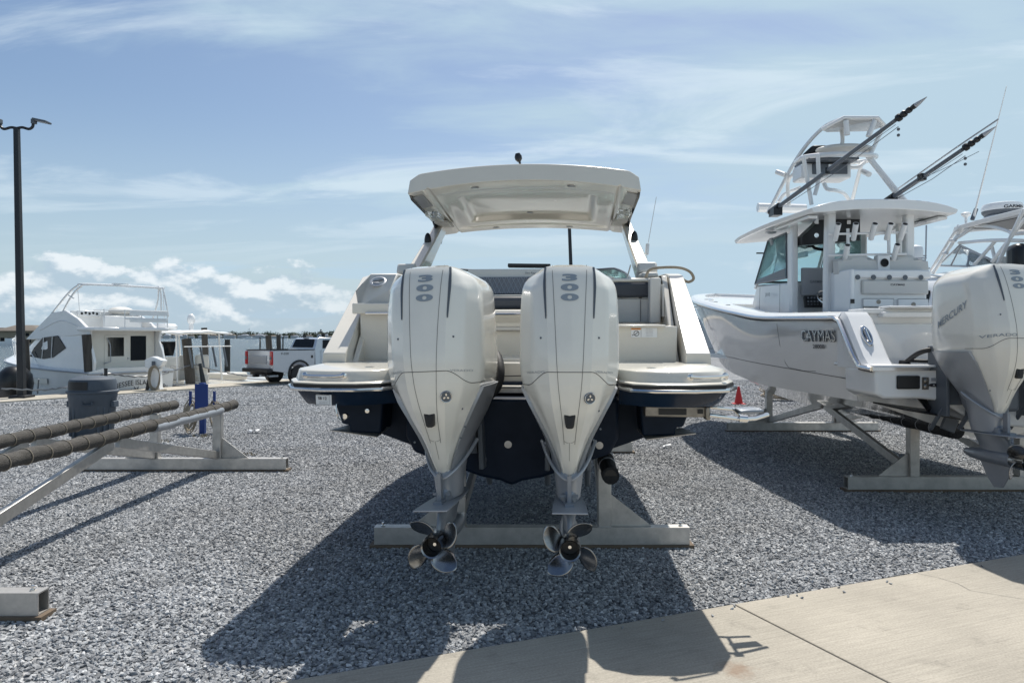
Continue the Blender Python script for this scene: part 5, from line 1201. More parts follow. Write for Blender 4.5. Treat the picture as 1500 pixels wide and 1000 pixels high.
# flybridge
mb=MB(); mb.box((-.1,.35,2.55),(2.45,1.1,.10)); mb.obj('bridge_overhang','white',YA,bevel=.03)
mb=MB()
for s in (-1,1): mb.loft([[Vector((x,y,z)) for y,z in ((.5,2.40),(.6,2.60),(1.1,2.84),(1.9,3.10),(2.8,3.05),(3.7,2.66),(4.6,2.25),(3.6,2.25))] for x in (s*1.19,s*1.08)])
mb.tube(spl([(-1.195,1.0,2.62),(-1.195,2.2,2.80),(-1.195,3.6,2.52)]),.015,5)
mb.box((0,1.75,2.83),(2.2,.05,.55)); mb.box((0,2.8,2.8),(2.2,.06,.5)); mb.box((.2,1.0,2.75),(1.3,.06,.4)); mb.obj('flybridge_side','white',YA,bevel=.02,split=True)
mb=MB(); mb.box((-.55,1.7,3.02),(.72,.10,.18)); dsh=mb.obj('bridge_dash','white',YA,bevel=.02)
mb=MB()
for k in range(5): mb.lathe([(.04,0),(.03,.01)],(-.8+.12*k,1.64,3.02+.02*(k%2)),(0,-1,0),10)
mb.obj('gauge','black',dsh,split=True)
mb=MB(); mb.ball((.35,1.4,3.12),(.42,.25,.13),16); mb.ball((.35,1.4,2.95),(.40,.2,.1),12); mb.obj('bridge_seat','svinyl',YA)
mb=MB()
for z in (2.86,3.10): mb.tube([(-.35,-.15,z),(1.1,-.15,z),(1.1,.9,z)],.028 if z>3 else .03,6)
mb.box((.45,-.17,3.02),(1.3,.03,.12)); mb.box((.45,-.17,2.80),(1.3,.03,.08))
for x in (-1.0,-.35,.2,.75,1.1): mb.tube([(x,-.15,2.58),(x,-.15,3.12)],.016,6)
mb.tube([(-1.3,-.12,3.08),(-.35,-.15,3.1)],.016,6); mb.obj('bridge_rail','white',YA,split=True)
# radar arch / bimini frame
def loop(y0,y1,h,lean): return [(-1.2,y0,2.95),(-1.16,y0-lean*.6,3.45),(-1.0,y0-lean,h-.06),(-.8,y0-lean*1.1,h),(.8,y0-lean*1.1,h),(1.0,y0-lean,h-.06),(1.16,y0-lean*.6,3.45),(1.2,y0,2.95)]
mb=MB()
mb.tube(spl([(-1.17,2.9,2.98),(-1.15,1.9,3.55),(-1.12,1.3,3.80),(-1.0,.9,3.86),(.9,.5,3.86),(1.1,.3,3.80),(1.17,.35,3.0)],6),.028,8)
mb.tube(spl([(-1.17,2.2,2.98),(-1.15,1.6,3.50),(-1.10,1.1,3.78),(-.95,.75,3.84),(.95,.2,3.83),(1.1,.1,3.75),(1.2,-.05,2.95)],6),.028,8)
mb.tube(spl([(1.15,.9,2.8),(1.12,.5,3.4),(1.05,.3,3.83)],5),.026,8); mb.tube([(1.1,.1,3.75),(1.25,.3,2.7)],.012,6); mb.tube([(-1.16,1.75,3.55),(-1.14,1.45,3.45)],.02,6); mb.tube([(-1.1,1.3,3.8),(-1.05,1.25,2.95)],.01,6)
mb.box((-.1,.6,3.89),(.45,.2,.05)); mb.obj('bimini_frame','white',YA,split=True)
# bow rail
mb=MB(); q=[(-pchip([3.4,5,6.5,8.2],[1.30,1.18,.8,.05],y),y,sh(y)+pchip([3.4,4.4,5.5,8.2],[.05,.5,.62,.55],y)) for y in np.linspace(3.4,8.2,14)]; mb.tube(q,.016,6)
for k in (3,6,9,12,13): a=Vector(q[k]); mb.tube([a,(a.x*.97,a.y-.15,sh(min(a.y-.15,8)))],.013,6)
mb.tube([(-.1,8.1,sh(8)),(-.2,7.7,2.35),(-.15,7.9,1.8)],.03,6); mb.obj('bow_rail','white',YA,split=True)
fn=lambda u,v,w_:Vector((u+.10,-.02-(.01),.92+v-.22*((u)/1.1)**2+.05)); 
tb=text('TENNESSEE ISLAND GIRL',.15,.0,.95,fn); tb.obj('transom_name','ink',YA)
mb=MB(); 
for a in (-.5,.35,1.2,2.0,2.7): mb.poly([(.10+.03*math.cos(a+1.57),-.03,.72+.03*math.sin(a+1.57)),(.10+.22*math.cos(a),-.03,.72+.16*math.sin(a)),(.10-.03*math.cos(a+1.57),-.03,.72-.03*math.sin(a+1.57))],.004)
mb.obj('palm_emblem','ink',YA)
fn=plane_fn((.10,-.03,.55),(1,0,0),(0,0,1)); text('LONG KEY',.07,0,1.2,fn).obj('home_port','ink',YA)
mb=MB(); mb.box((cabx(3,1.3)-.2,3.0,1.02),(.01,1.1,.16)); mb.obj('hull_number_plate','cream',YA)
# ---------------------------------------------------------------- other boats in the water
def wboat(name,label,cat,stern,yaw,L,hw,zs,color,group=None):
    B=thing(name,label,cat,(stern[0],stern[1],WZ),(0,0,R(yaw)),group)
    s2=[(0,[(0,-.3),(hw*.45,-.1),(hw*.85,.1),(hw*.9,.1),(hw*.97,zs*.6),(hw,zs)]),(L*.55,[(0,-.3),(hw*.45,-.1),(hw*.85,.12),(hw*.9,.12),(hw,zs*.6),(hw*1.04,zs*1.08)]),(L*.8,[(0,-.1),(hw*.25,.1),(hw*.5,.35),(hw*.53,.36),(hw*.7,zs*.75),(hw*.85,zs*1.2)]),(L,[(0,.8),(.01,.85),(.02,.9),(.025,.92),(.04,zs),(.06,zs*1.32)])]
    mb=MB(); mb.loft(hull(s2,26)); mb.obj('hull',color,B,ang=28)
    mb=MB(); q=[(-pchip([0,L*.55,L*.8,L],[hw,hw*1.05,hw*.86,.07],y),y,pchip([0,L*.55,L*.8,L],[zs,zs*1.08,zs*1.2,zs*1.32],y)) for y in np.linspace(0,L*.99,18)]
    mb.tube(q,.03,6); mb.tube([(-x,y,z) for x,y,z in q],.03,6); mb.obj('gunwale_rail','lgrey',B,split=True)
    mb=MB(); mb.box((0,L*.42,zs*.75),(hw*1.9,L*.8,.06)); mb.box((0,.1,zs-.12),(hw*1.9,.25,.3)); mb.obj('deck','cream',B)
    return B
C1=wboat('moored_console_boat','cream console boat with ragged white canopy moored beyond the yacht','boat',(-9.55,24.6),62,7.5,1.25,.95,'cream')
C1r=dict(root=C1)
mb=MB(); mb.box((0,3.0,1.35),(1.0,.8,.95)); c_=mb.obj('console','white',C1,bevel=.05)
mb=MB(); mb.poly([(-.55,3.3,1.85),(.55,3.3,1.85),(.45,3.0,2.35),(-.45,3.0,2.35)],.02); mb.obj('windscreen','dglass',c_)
mb=MB(); mb.box((-.3,1.8,1.3),(.55,.5,.5)); mb.box((-.3,1.55,1.65),(.55,.12,.5)); mb.obj('helm_seat','svinyl',C1,bevel=.06)
mb=MB(); mb.box((.35,1.8,1.3),(.55,.5,.5)); mb.box((.35,1.55,1.65),(.55,.12,.5)); mb.obj('helm_seat','svinyl',C1,bevel=.06)
mb=MB(); mb.box((.1,1.3,1.10),(.42,.35,.22)); mb.obj('bait_box','svinyl',C1,bevel=.04)
mb=MB(); n=16; vs=[]
for j in range(9):
    for i in range(n): x=-1.1+2.2*i/(n-1); y=.9+2.9*j/8; vs.append((x,y,2.72-.10*(x/1.3)**2+.05*noise.noise(Vector((x*2.3,y*1.7,3)))-.04*(j in(0,8))))
mb.add(vs,[(j*n+i,j*n+i+1,(j+1)*n+i+1,(j+1)*n+i) for j in range(8) for i in range(n-1)]); cn_=mb.obj('canopy','canvas',C1,solid=.05)
mb=MB()
for x in (-.9,.9):
    for y in (1.2,3.3): mb.tube([(x,y,1.0),(x*.95,y+.1,2.68)],.03,6)
mb.tube([(-.95,.8,2.2),(.95,.8,2.2)],.02,6); mb.obj('canopy_post','white',C1,split=True)
mb=MB()
for x in (-.7,-.25,.25,.7): mb.tube([(x,.9,2.2),(x+.03,.75,1.5)],.035,8)
mb.obj('rod_holder','vent',C1,split=True)
mb=MB(); mb.lathe([(.1,0),(.38,.03),(.40,.14),(.33,.22),(0,.24)],(0,3.0,2.76),(0,0,1),20); mb.obj('radar_dome','white',C1)
mb=MB(); mb.tube([(.75,2.6,2.7),(.75,2.6,3.0)],.08,10); mb.ball((.75,2.6,3.15),(.14,.14,.2),14); mb.obj('satellite_dome','white',C1)
mb=MB(); 
fn=plane_fn((.0,-.02,.65),(1,0,0),(0,0,1)); tb=text('SAND SPURS',.10,.01,1.6,fn); mb.add(tb.v,tb.f); mb.obj('transom_name','ink',C1)
C2=wboat('moored_sport_boat','cream boat with rounded stern and grey fenders, lettered Gina','boat',(-8.35,26.3),62,6.5,1.15,.85,'cream')
mb=MB(); mb.ball((.45,-.20,.50),(.55,.32,.42),18); mb.obj('motor_cover','fender',C2)
mb=MB(); tb=text('Gina',.17,.01,1.1,plane_fn((-.55,-.03,.62),(1,0,0),(0,0,1))); tb.obj('transom_name','ink',C2)
mb=MB(); mb.box((0,2.6,1.05),(1.2,1.0,.3)); mb.obj('console','cream',C2,bevel=.08)
mb=MB()
for x in (-.8,-.2): mb.ball((x,-.12,.20),(.09,.09,.13),10)
mb.obj('fender','vent',C2,split=True)
C3=wboat('moored_skiff','small cream skiff with canvas bundles at the stern, left of the pickup','boat',(-7.35,28.0),62,5.0,1.0,.75,'cream')
mb=MB(); mb.ball((.0,-.1,.45),(.30,.25,.28),12); mb.ball((-.45,-.1,.40),(.22,.2,.2),12); mb.ball((.5,.1,.75),(.4,.3,.2),12); mb.obj('canvas_bundle','fender',C3,split=True)
# small outboard boat at far left
C4=wboat('outboard_skiff','low white skiff with a big black outboard, behind the tall lamp post','boat',(-13.75,19.85),150,5.5,.95,.55,'white')
mb=MB(); secs=[]
for z,hw_,ya,yb in ((.35,.10,-.05,.25),(.50,.17,-.14,.42),(.75,.26,-.20,.50),(1.05,.28,-.20,.52),(1.25,.25,-.12,.48),(1.36,.17,.0,.38),(1.40,.06,.1,.3)):
    secs.append([Vector((.0+hw_*math.cos(a)*(1 if abs(math.cos(a))<.8 else .97),-.35+(ya+yb)/2+(yb-ya)/2*math.sin(a),z)) for a in np.linspace(0,2*PI,17)[:-1]])
mb.loft(secs); mt=mb.obj('outboard_motor','black',C4)
mb=MB(); mb.box((0,-.3,.1),(.16,.3,.6)); mb.obj('motor_leg','vent',mt,bevel=.03)
mb=MB(); mb.tube([(-.27,-.45,1.15),(-.20,-.58,.80)],.012,6); mb.tube([(.1,-.6,.75),(.2,-.55,1.1)],.012,6); mb.obj('motor_stripe','lgrey',mt,split=True)
mb=MB(); 
for x in (-.55,-.9,.6,.95): mb.ball((x,-.15,.62),(.13,.12,.10),10)
mb.obj('canvas_bundle','black',C4,split=True)
mb=MB(); mb.ball((.8,.8,.75),(.55,.8,.45),16); mb.obj('engine_hatch','white',C4)
for c_ in C4.children:
    if c_.name.startswith('outboard_motor'): c_.scale=(1.4,1.4,1.26); c_.rotation_euler=(0,R(-10),R(25))
# ---------------------------------------------------------------- pilings, bollards, chain
def piling(label,px,ytop,ybot,d,w,lean=0,cap=False,grp='weathered timber pilings'):
    b=P(px,ybot,d); t_=P(px-lean,ytop,d); b.z=min(b.z,WZ+.02 if False else b.z)
    S=MB(); n=12; r0=w/2*d/F; pts=[];rs=[]
    z0=WZ-.4; base=Vector((b.x,b.y,z0)); k=(t_-b); base=b+k*((z0-b.z)/k.z)
    for i in range(n+1): f=i/n; p=base.lerp(t_,f); pts.append(p+Vector((noise.noise(p*2)*.015,0,0))); rs.append(r0*(1.06-.10*f)*(1+.05*noise.noise(p*5)))
    S.tube(pts,rs,14); o=S.obj('piling','wood'); tag(o,label,'piling',grp)
    return o
piling('thick weathered piling in front of the yacht cabin',131.5,490,556,21.0,13,5)
piling('dark piling just behind the tall lamp post',41,497,556,20.6,7,2)
piling('leaning thick piling between the console boat and the Gina boat',279,496,562,24.6,14,6)
piling('tall slim piling with a crossbar, right of the ragged canopy',302,480,533,29.0,9,3)
piling('short banded piling standing alone in open water',333,497,535,33.0,8,0)
piling('leaning piling directly behind the truck bed',397,491,535,31,9,4)
piling('straight piling right of the leaning piling behind the truck',409,490,535,33,6.5,1)
piling('stubby piling top seen just left of the truck cab roof',446,490,530,38,5,0)
piling('stubby piling top with a perched bird above the truck roof',473.5,488,530,38,5.5,0)
piling('thin dark mooring stake beyond the truck bed',414.5,494,509,75,2,0,grp=None)
piling('thin dark mooring stake in open water far behind the skiff',381,494,501,110,2,0,grp=None)
mb=MB(); mb.tube([P(290,485.5,29),P(313,486,29.2)],.035,6); o=mb.obj('crossbar','wood'); tag(o,'short grey board nailed across the tall slim piling','board')
mb=MB(); mb.ball(P(470.5,485,38)+Vector((0,0,-.02)),(.07,.12,.06),10); mb.ball(P(470.0,483.2,38),(.045,.05,.045),8); mb.tube([P(470,483.5,38),P(468.6,483.2,38)],[.02,.004],6); o=mb.obj('bird','vent'); tag(o,'small dark bird perched on a stubby piling above the truck','bird')
# channel marker
S=thing('channel_marker','small red square daymark on a thin post beyond the truck','channel marker',tuple(P(437,509,80)))
mb=MB(); mb.tube([P(437,512,80),P(437,496,80)],.12,8); mb.obj('post','wood',S,root=S)
mb=MB(); mb.box(P(437.5,497,79.7),(.42,.1,.28)); mb.obj('daymark','red',S,root=S)
def short_post(label,px,yt,yb,d,w,lean=0,m='pole',grp='short black posts by the quay'):
    mb=MB(); a=P(px,yb,d); b=P(px-lean,yt,d); mb.tube([a,b],w/2*d/F,12); mb.lathe([(w/2*d/F*1.1,-.02),(w/2*d/F*1.1,.01),(0,.02)],b,(b-a),12); o=mb.obj('bollard',m); tag(o,label,'bollard',grp)
short_post('short upright black post on the quay by the yacht transom',155,540,572,20.4,4.6)
short_post('leaning black pipe post behind the blue hose stand',301,533,566,22.0,4.5,8,grp='short black posts by the quay')
mb=MB(); q=[]
stn=[(2,569,18.2),(60,571,19),(100,566,19.4),(129,559,20.6),(155,547.5,20.6),(192,551,21.4),(232,549,22.3),(262,540,23.8),(285,534,24.8),(310,541,26),(345,548,27),(372,551,28),(420,548,30)]
q=spl([P(*p) for p in stn],8)
q=[p+Vector((0,0,-.012*math.sin(i*2.2))) for i,p in enumerate(q)]
rs=[.018+.010*(i%2) for i in range(len(q))]; mb.tube(q,rs,6); o=mb.obj('chain','vent'); tag(o,'dark sagging chain strung along the quay from post to post','chain')
# ---------------------------------------------------------------- utility pedestal with hose
pb=P(229,573,21.6); pb.z=.03
S=thing('power_pedestal','white dock pedestal with slanted cap and coiled hose, on the quay','pedestal',tuple(pb))
mb=MB(); mb.loft([[pb+Vector((a*w,b*w*.8,z)) for a,b in ((-1,-1),(1,-1),(1,1),(-1,1))] for z,w in ((0,.17),(.08,.14),(.55,.12),(.62,.16))]); mb.obj('body','white',S,root=S,bevel=.01)
mb=MB(); mb.loft([[pb+Vector(p) for p in q] for q in ([(-.26,-.16,.66),(-.02,-.2,.58),(.20,-.16,.70),(.27,-.16,.86),(-.05,-.16,.98),(-.27,-.16,.88)],[(-.26,.16,.66),(-.02,.16,.58),(.20,.16,.70),(.27,.16,.86),(-.05,.16,.98),(-.27,.16,.88)])]); hd=mb.obj('head','white',S,root=S,bevel=.02)
mb=MB(); mb.box(pb+Vector((.02,-.21,.78)),(.10,.02,.12)); mb.obj('socket_cover','vent',hd,root=S)
mb=MB(); mb.prism([(pb.x-.30,.0),(pb.x-.10,.0),(pb.x-.10,.62),(pb.x-.18,.60)],'y',pb.y-.06,pb.y+.02); mb.obj('brace_board','wood',S,root=S)
mb=MB()
for k in range(5):
    c=pb+Vector((.06,-.22-.012*k,.36)); mb.tube([c+Vector(((.13+.012*k)*math.cos(a),.02*math.sin(3*a+k),(.30+.015*k)*math.sin(a))) for a in np.linspace(0,2*PI,25)[:-1]],.012,6,closed=True)
mb.tube(spl([pb+Vector((.0,-.25,.1)),pb+Vector((.2,-.3,.03)),pb+Vector((.4,-.2,.02)),pb+Vector((.2,-.1,.02))]),.012,6)
o=mb.obj('hose_coil','rope'); tag(o,'tan hose coiled on the white dock pedestal','hose')
# ---------------------------------------------------------------- blue hose stand
hb=P(297,636,12.05); hb.z=0
S=thing('hose_stand','blue painted steel hose stand on the gravel behind the empty boat stand','hose stand',tuple(hb))
mb=MB(); mb.box(hb+Vector((0,0,.42)),(.085,.085,.84)); mb.obj('post','bluep',S,root=S,bevel=.005)
mb=MB(); mb.box(hb+Vector((.0,-.05,.62)),(.21,.03,.40)); mb.obj('back_plate','bluep',S,root=S,bevel=.004)
mb=MB()
for x in (-.20,.19): mb.box(hb+Vector((x,0,.58)),(.035,.035,.24))
mb.obj('hook_arm','bluep',S,root=S,split=True)
mb=MB(); mb.box(hb+Vector((0,.0,.47)),(.42,.03,.035)); mb.obj('cross_arm','bluep',S,root=S)
mb=MB(); mb.tube([hb+Vector((-.02,.05,.7)),hb+Vector((-.065,.05,1.12))],.022,8); mb.obj('wand','black',S,root=S)
for x,n,lb in ((-.17,7,'tan hose hanging on the left hook of the blue stand'),(.17,6,'tan hose hanging on the right hook of the blue stand')):
    mb=MB()
    for k in range(n):
        c=hb+Vector((x*(1.0+.05*k),-.06+.02*k,.30)); mb.tube([c+Vector(((.035+.014*k)*math.cos(a)+.03*math.sin(a)*(1 if x<0 else -1),.02*math.sin(2*a+k),(.20+.015*k-.02*(k%3))*math.sin(a))) for a in np.linspace(0,2*PI,25)[:-1]],.011,6,closed=True)
    o=mb.obj('hanging_hose','rope'); tag(o,lb,'hose')
# ---------------------------------------------------------------- waste bin
cb_=P(136,646,11.25); cb_.z=0
S=thing('waste_bin','grey plastic waste bin with domed lid and dark opening, behind the carpeted bunks','waste bin',tuple(cb_))
mb=MB(); mb.lathe([(.27,.0),(.275,.01),(.325,.72),(.335,.74),(.335,.80)],cb_,(0,0,1),36); body=mb.obj('body','can',S,root=S)
mb=MB()
for s in (-1,1): mb.box(cb_+Vector((s*.335,0,.62)),(.05,.14,.10))
mb.box(cb_+Vector((.10,-.315,.63)),(.16,.05,.015)); mb.box(cb_+Vector((.03,-.315,.655)),(.015,.05,.05)); mb.box(cb_+Vector((.17,-.315,.655)),(.015,.05,.05)); mb.obj('handle','can',body,root=S,bevel=.01)
mb=MB(); mb.lathe([(.345,.80),(.36,.815),(.36,.84),(.33,.85),(.325,.99),(.31,1.03),(.24,1.06),(.10,1.085),(0,1.09)],cb_,(0,0,1),36); lid=mb.obj('domed_lid','can',S,root=S,ang=40)
mb=MB(); mb.loft([[cb_+Vector((.338*math.sin(a),-.338*math.cos(a),z)) for a in np.linspace(-.72,.30,9)]+[cb_+Vector((.25*math.sin(a),-.25*math.cos(a),z)) for a in np.linspace(.30,-.72,9)] for z in (.87,1.0)]); mb.obj('opening','black',lid,root=S)
mb=MB()
for k in range(10):
    a=-1.3+k*.29; 
    if -.25<a<.6: continue
    mb.box(cb_+Vector((.305*math.sin(a),-.305*math.cos(a),.36)),(.03,.02,.5),Euler((0,0,a)).to_matrix())
mb.obj('rib','can',body,root=S,split=True)
S.scale=(1,1,.92)
# ---------------------------------------------------------------- traffic cone
cc=P(1082,592,17.3); cc.z=0
S=thing('traffic_cone','small red traffic cone on the gravel between the two big boats','traffic cone',tuple(cc))
mb=MB(); mb.lathe([(.10,.03),(.028,.40),(.024,.42),(0,.42)],cc,(0,0,1),18); mb.obj('cone','orange',S,root=S)
mb=MB(); mb.box(cc+Vector((0,0,.015)),(.27,.27,.03)); mb.obj('base','orange',S,root=S,bevel=.01)
# hose heap beneath the white boat
mb=MB(); c0=P(1158,590,18.2); c0.z=.02
for k in range(14):
    r_=.22+.03*(k%5); ox,oy=random.uniform(-.35,.35),random.uniform(-.1,.1); tl=random.uniform(.1,.5)
    mb.tube([c0+Vector((ox+r_*1.5*math.cos(a),oy+r_*math.sin(a)*.6,.04+.02*k+tl*.3*(1+math.sin(a)))) for a in np.linspace(0,2*PI,25)[:-1]],.016,6,closed=True)
o=mb.obj('hose_heap','rope'); tag(o,'tangled tan hose heap on the gravel beyond the white console boat','hose')
mb=MB()
for px_,py_ in ((8,640),(24,650),(122,655),(232,648),(858,606),(300,640),(350,668)):
    d=F*CZ/(py_-HY); c=P(px_,py_,d); c.z=.01
    for k in range(70):
        a=random.uniform(0,2*PI); r_=random.uniform(0,.16); p=c+Vector((r_*math.cos(a)*1.5,r_*math.sin(a),0)); q=p+Vector((random.uniform(-.05,.05),random.uniform(-.05,.05),random.uniform(.015,.06))); w_=Vector((.004,.002,0)); mb.add([p-w_,p+w_,q],[(0,1,2)])
struct(mb.obj('dry_weeds','weed'),'stuff','brown dry weeds growing through the gravel','weeds')
# crumpled paper scraps
def scrap(label,px,py,w):
    d=F*CZ/(py-HY); c=P(px,py,d); c.z=.03; mb=MB(); pts=[]
    n=5; vs=[]
    for j in range(n):
        for i in range(n): vs.append((c.x+(i/(n-1)-.5)*w+random.uniform(-.2,.2)*w/n,c.y+(j/(n-1)-.5)*w*.7,c.z+random.uniform(0,.28)*w))
    mb.add(vs,[(j*n+i,j*n+i+1,(j+1)*n+i+1,(j+1)*n+i) for j in range(n-1) for i in range(n-1)]); o=mb.obj('litter','sticker',solid=.002); tag(o,label,'litter','scraps of white litter')
scrap('crumpled white scrap on the gravel right of the navy boat',977,657,.12); scrap('flat white scrap on gravel beyond the empty stand',372,635,.16); scrap('tiny white scrap on gravel below the empty stand bunks',455,841,.04)
# ---------------------------------------------------------------- pickup truck
TA=52; tb0=Vector((-8.3,24.2,0)); 
T=thing('pickup_truck','silver pickup truck lettered F-350 with black wheel arches parked on the gravel','pickup truck',tuple(tb0),(0,0,R(TA-90))); T.scale=(.77,.77,.755)
# local x right, y forward, rear bumper at y=0
Wt=1.0
def tprof(name,pts,xa,xb,m,bev=.03): mb=MB(); mb.prism(pts,'x',xa,xb); return mb.obj(name,m,T,bevel=bev)
bed=MB()
wheel_y=(1.35,4.85)
def archpts(y0,r=.50,n=9): return [(y0+r*math.cos(a),.50+r*math.sin(a)) for a in np.linspace(0,PI,n)]
side=[(.05,.62),(.05,1.50),(2.15,1.50),(2.15,.62)]+[p for p in archpts(wheel_y[0])]
for s in (-1,1): bed.prism(side,'x',s*.93,s*1.0)
bed.box((0,2.1,1.06),(1.86,.06,.88)); bed.box((0,1.1,.72),(1.9,2.1,.08)); bd_=bed.obj('bed','silver',T,bevel=.02)
bed=MB(); bed.box((0,.05,1.08),(1.62,.08,.84)); tg=bed.obj('tailgate','silver',T,bevel=.025)
mb=MB(); mb.box((0,-.0,1.10),(1.2,.03,.34)); mb.obj('tailgate_panel','lgrey',tg,bevel=.02)
mb=MB()
for s in (-1,1): mb.bar((s*.965,.05,1.515),(s*.965,2.15,1.515),.09,.03)
mb.box((0,.05,1.515),(1.7,.09,.03)); mb.obj('bed_rail_cap','black',bd_,split=True)
for s in (-1,1):
    mb=MB(); mb.box((s*.905,.04,1.17),(.17,.12,.58)); lt=mb.obj('tail_light','red',T,bevel=.02)
    mb=MB(); mb.box((s*.905,-.025,1.17),(.12,.012,.14)); mb.obj('light_bar','vent',lt)
mb=MB(); mb.box((0,-.08,.64),(1.9,.22,.18)); mb.box((0,-.02,.50),(.9,.2,.12)); mb.obj('rear_bumper','black',T,bevel=.03)
mb=MB(); mb.box((0,-.12,.42),(.16,.25,.14)); mb.box((.55,-.10,.45),(.25,.1,.1)); mb.obj('tow_hitch','black',T,bevel=.02)
cabp=[(2.2,.55),(2.2,1.50),(2.42,2.02),(2.6,2.08),(4.0,2.06),(4.65,1.60),(5.9,1.50),(6.05,1.3),(6.1,.62)]+archpts(wheel_y[1])[0:]+[(4.2,.5)]
cabp=[(2.2,.50),(2.2,1.52),(2.40,1.98),(2.55,2.05),(4.0,2.03),(4.70,1.56),(5.9,1.46),(6.08,1.25),(6.1,.62)]+archpts(wheel_y[1])
mb=MB(); 
mb.loft([[Vector((s*(.98-max(0,(z-1.45))*.28),y,z)) for y,z in cabp] for s in (-1,-.5,.5,1)]); cbt=mb.obj('cab','silver',T,bevel=.02)
mb=MB(); mb.poly([(-.74,2.225,1.60),(.74,2.225,1.60),(.66,2.375,1.97),(-.66,2.375,1.97)],.05); mb.obj('rear_window','dglass',cbt,bevel=.01)
mb=MB()
for s in (-1,1):
    for y0,y1,y2,y3 in ((2.62,3.42,3.42,2.70),(3.55,4.5,4.02,3.55)): mb.poly([(s*.955,y0,1.56),(s*.955,y1,1.56),(s*.862,y2,1.94),(s*.862,y3,1.94)],.03)
mb.obj('side_window','dglass',cbt,split=True)
mb=MB()
for s in (-1,1): mb.tube([(s*.985,2.5,.6),(s*.985,2.5,1.5)],.006,4); mb.tube([(s*.985,3.48,.6),(s*.985,3.48,1.5)],.006,4)
mb.obj('door_gap','seam',cbt,split=True)
mb=MB(); mb.box((.99,2.75,1.40),(.03,.2,.04)); mb.box((.99,3.7,1.40),(.03,.2,.04)); mb.obj('door_handle','silver',cbt,split=True)
mb=MB(); mb.box((0,2.42,2.03),(.35,.08,.05)); mb.obj('brake_light','lgrey',cbt)
mb=MB(); mb.box((1.10,4.3,1.62),(.24,.12,.26)); mb.obj('door_mirror','black',T,bevel=.03)
for s in (-1,1):
    for wy in wheel_y:
        mb=MB(); mb.lathe([(.28,-.14),(.40,-.14),(.43,-.10),(.43,.10),(.40,.14),(.28,.14)],(s*.86,wy,.43),(1,0,0),28); wh=mb.obj('wheel','rubber',T)
        mb=MB(); mb.lathe([(.28,.0),(.28,.13),(.12,.09),(0,.10)],(s*.86,wy,.43),(s,0,0),20); mb.obj('rim','lgrey',wh)
        mb=MB(); q=[Vector((s*1.015,wy+.53*math.cos(a),.50+.53*math.sin(a))) for a in np.linspace(-.15,PI+.15,16)]; mb.tube(q,.05,8); mb.obj('wheel_arch','black',T)
text('F-350',.10,.012,1.2,plane_fn((1.004,.62,1.36),(0,1,0),(0,0,1))).obj('model_badge','ink',bd_)
mb=MB(); mb.box((1.0,2.0,1.20),(.01,.10,.12)); mb.obj('fuel_door','black',bd_)
mb=MB(); mb.tube([(-.2,-.05,.52),(-.45,-.05,.52)],.04,10); mb.tube([(.6,.0,.40),(.6,.4,.40)],.05,10); mb.tube([(.8,.0,.40),(.8,.4,.40)],.05,10); mb.obj('exhaust_pipe','lgrey',T,split=True)
# ---------------------------------------------------------------- long pale building beyond the white boat
S=thing('long_building','long low pale building far behind the white console boat','building',(30,62,0))
mb=MB(); mb.box((39,66,2.2),(44,8,4.4)); mb.obj('wall','wallw',S,root=S)
mb=MB(); mb.box((39,66,4.55),(45,9,.35)); mb.obj('roof','lgrey',S,root=S)
# ---------------------------------------------------------------- far shore
def far_house(d,px,w,h,wall,roofm,label,grp,hip=True):
    b=P(px,495,d); b.z=WZ; S=thing('waterfront_house',label,'house',tuple(b),group=grp)
    x0=b.x; mb=MB(); mb.box((x0,d,WZ+h*.35),(w,w*.6,h*.7)); mb.obj('wall',wall,S,root=S)
    mb=MB(); mb.loft([[Vector((x0+a*w*.56*k,d+c*w*.38*k,z)) for a,c in ((-1,-1),(1,-1),(1,1),(-1,1))] for z,k in ((WZ+h*.69,1),(WZ+h,.35))]); mb.obj('roof',roofm,S,root=S)
    return S,x0
for i,(px,w,h,lb) in enumerate(((2,9,5.2,'tan waterfront house at the left frame edge across the bay'),(13,8,5.0,'tan waterfront house just left of the tall lamp post'),(40,13,6.0,'largest tan waterfront house right of the tall lamp post'),(60,10,5.3,'tan waterfront house nearest the yacht flybridge'))):
    S,x0=far_house(235,px,w,h,'tan','roof',lb,'tan houses across the bay')
    b=0
    for k in range(int(w/2.2)):
        mb=MB(); mb.box((x0-w/2+1.3+2.1*k,235-w*.3-.05,WZ+1.3),(1.1,.12,1.5)); mb.obj('window','dglass',S,root=S)
    mb=MB(); mb.box((x0+w*.2,235-w*.3-.06,WZ+h*.5),(1.0,.1,1.0)); mb.obj('window','dglass',S,root=S)
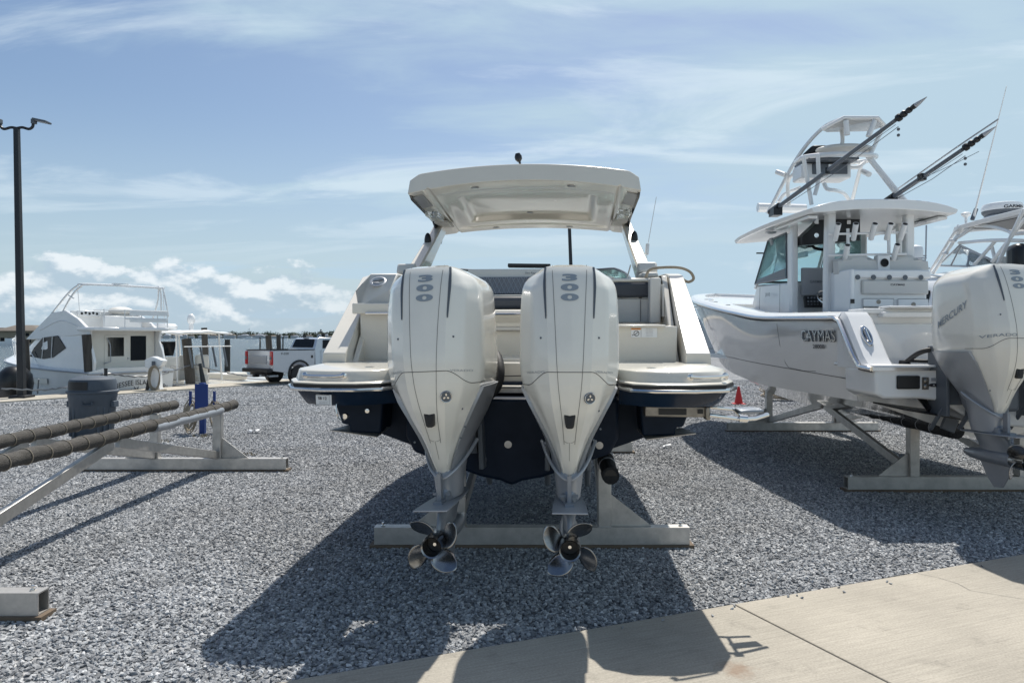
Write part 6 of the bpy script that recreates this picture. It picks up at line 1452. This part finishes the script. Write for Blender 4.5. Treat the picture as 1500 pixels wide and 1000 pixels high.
def leafmass(name,label,cat,boxes,n,sz,kind=None):
    mb=MB()
    for k in range(n):
        x,y,z,rx,ry,rz=random.choice(boxes)
        while True:
            p=Vector((random.uniform(-1,1),random.uniform(-1,1),random.uniform(-1,1)))
            if p.length<1: break
        c=Vector((x+p.x*rx,y+p.y*ry,z+p.z*rz)); s=sz*random.uniform(.5,1.3); a=[Vector((random.gauss(0,1),random.gauss(0,1),random.gauss(0,1))).normalized()*s for _ in range(3)]
        mb.add([c+a[0],c+a[1],c+a[2]],[(0,1,2)])
    o=mb.obj(name,'leaf'); 
    if kind: struct(o,kind,label,cat)
    else: tag(o,label,cat)
    return o
bx=[]
for k in range(170):
    px=random.uniform(-40,640); d=random.uniform(760,840); p=P(px,493,d); h=random.uniform(1.6,3.4)*(1.25 if 250<px<560 else 1)
    bx.append((p.x,d,WZ+h*.9,random.uniform(4,11),8,h))
leafmass('far_wood','dark treeline along the far shore of the bay','trees',bx,30000,1.15,'stuff')
mb=MB(); mb.box((-260,845,WZ+.3),(760,60,1.2)); struct(mb.obj('far_shore','roof'))
mb=MB(); mb.box((-228,262,WZ+.1),(140,30,.7)); struct(mb.obj('near_headland','roof'))
bx=[]
for px in (-6,8,22,30,50,70,76): 
    p=P(px,490,248); bx.append((p.x,248,WZ+2.6,random.uniform(2.5,4),3,2.4))
leafmass('far_wood','dark trees behind the tan houses across the bay','trees',bx,2500,.55,'stuff')
for k in range(34):
    px=225+k*9.6+random.uniform(-3,3); w=random.uniform(3.5,8); h=random.uniform(3.0,4.6)
    far_house(740,px,w,h,'wallw','lgrey' if k%3 else 'roof','tiny pale house or boat shed in the row on the far shore','tiny pale houses on the far shore')
def far_boat(px,d,L,mast,label,grp=None):
    b=P(px,495,d); b.z=WZ; S=thing('far_boat',label,'boat',tuple(b),group=grp)
    mb=MB(); mb.loft([[Vector((b.x-L/2*k,d-1,WZ+z)),Vector((b.x+L/2*k,d-1,WZ+z)),Vector((b.x+L/2*k,d+1,WZ+z)),Vector((b.x-L/2*k,d+1,WZ+z))] for z,k in ((0,.85),(1.1,1))]); mb.box((b.x,d,WZ+1.5),(L*.4,1.4,.9)); mb.obj('hull','white',S,root=S)
    if mast: mb=MB(); mb.tube([(b.x,d,WZ+1),(b.x,d,WZ+mast)],.16,6); mb.tube([(b.x,d,WZ+mast*.95),(b.x-L*.5,d,WZ+1)],.06,5); mb.obj('mast','lgrey',S,root=S)
far_boat(365,600,11,8.9,'white sailboat with a single mast moored off the far shore')
far_boat(15,200,5,0,'small white boat in front of the tan house, left of the yacht')
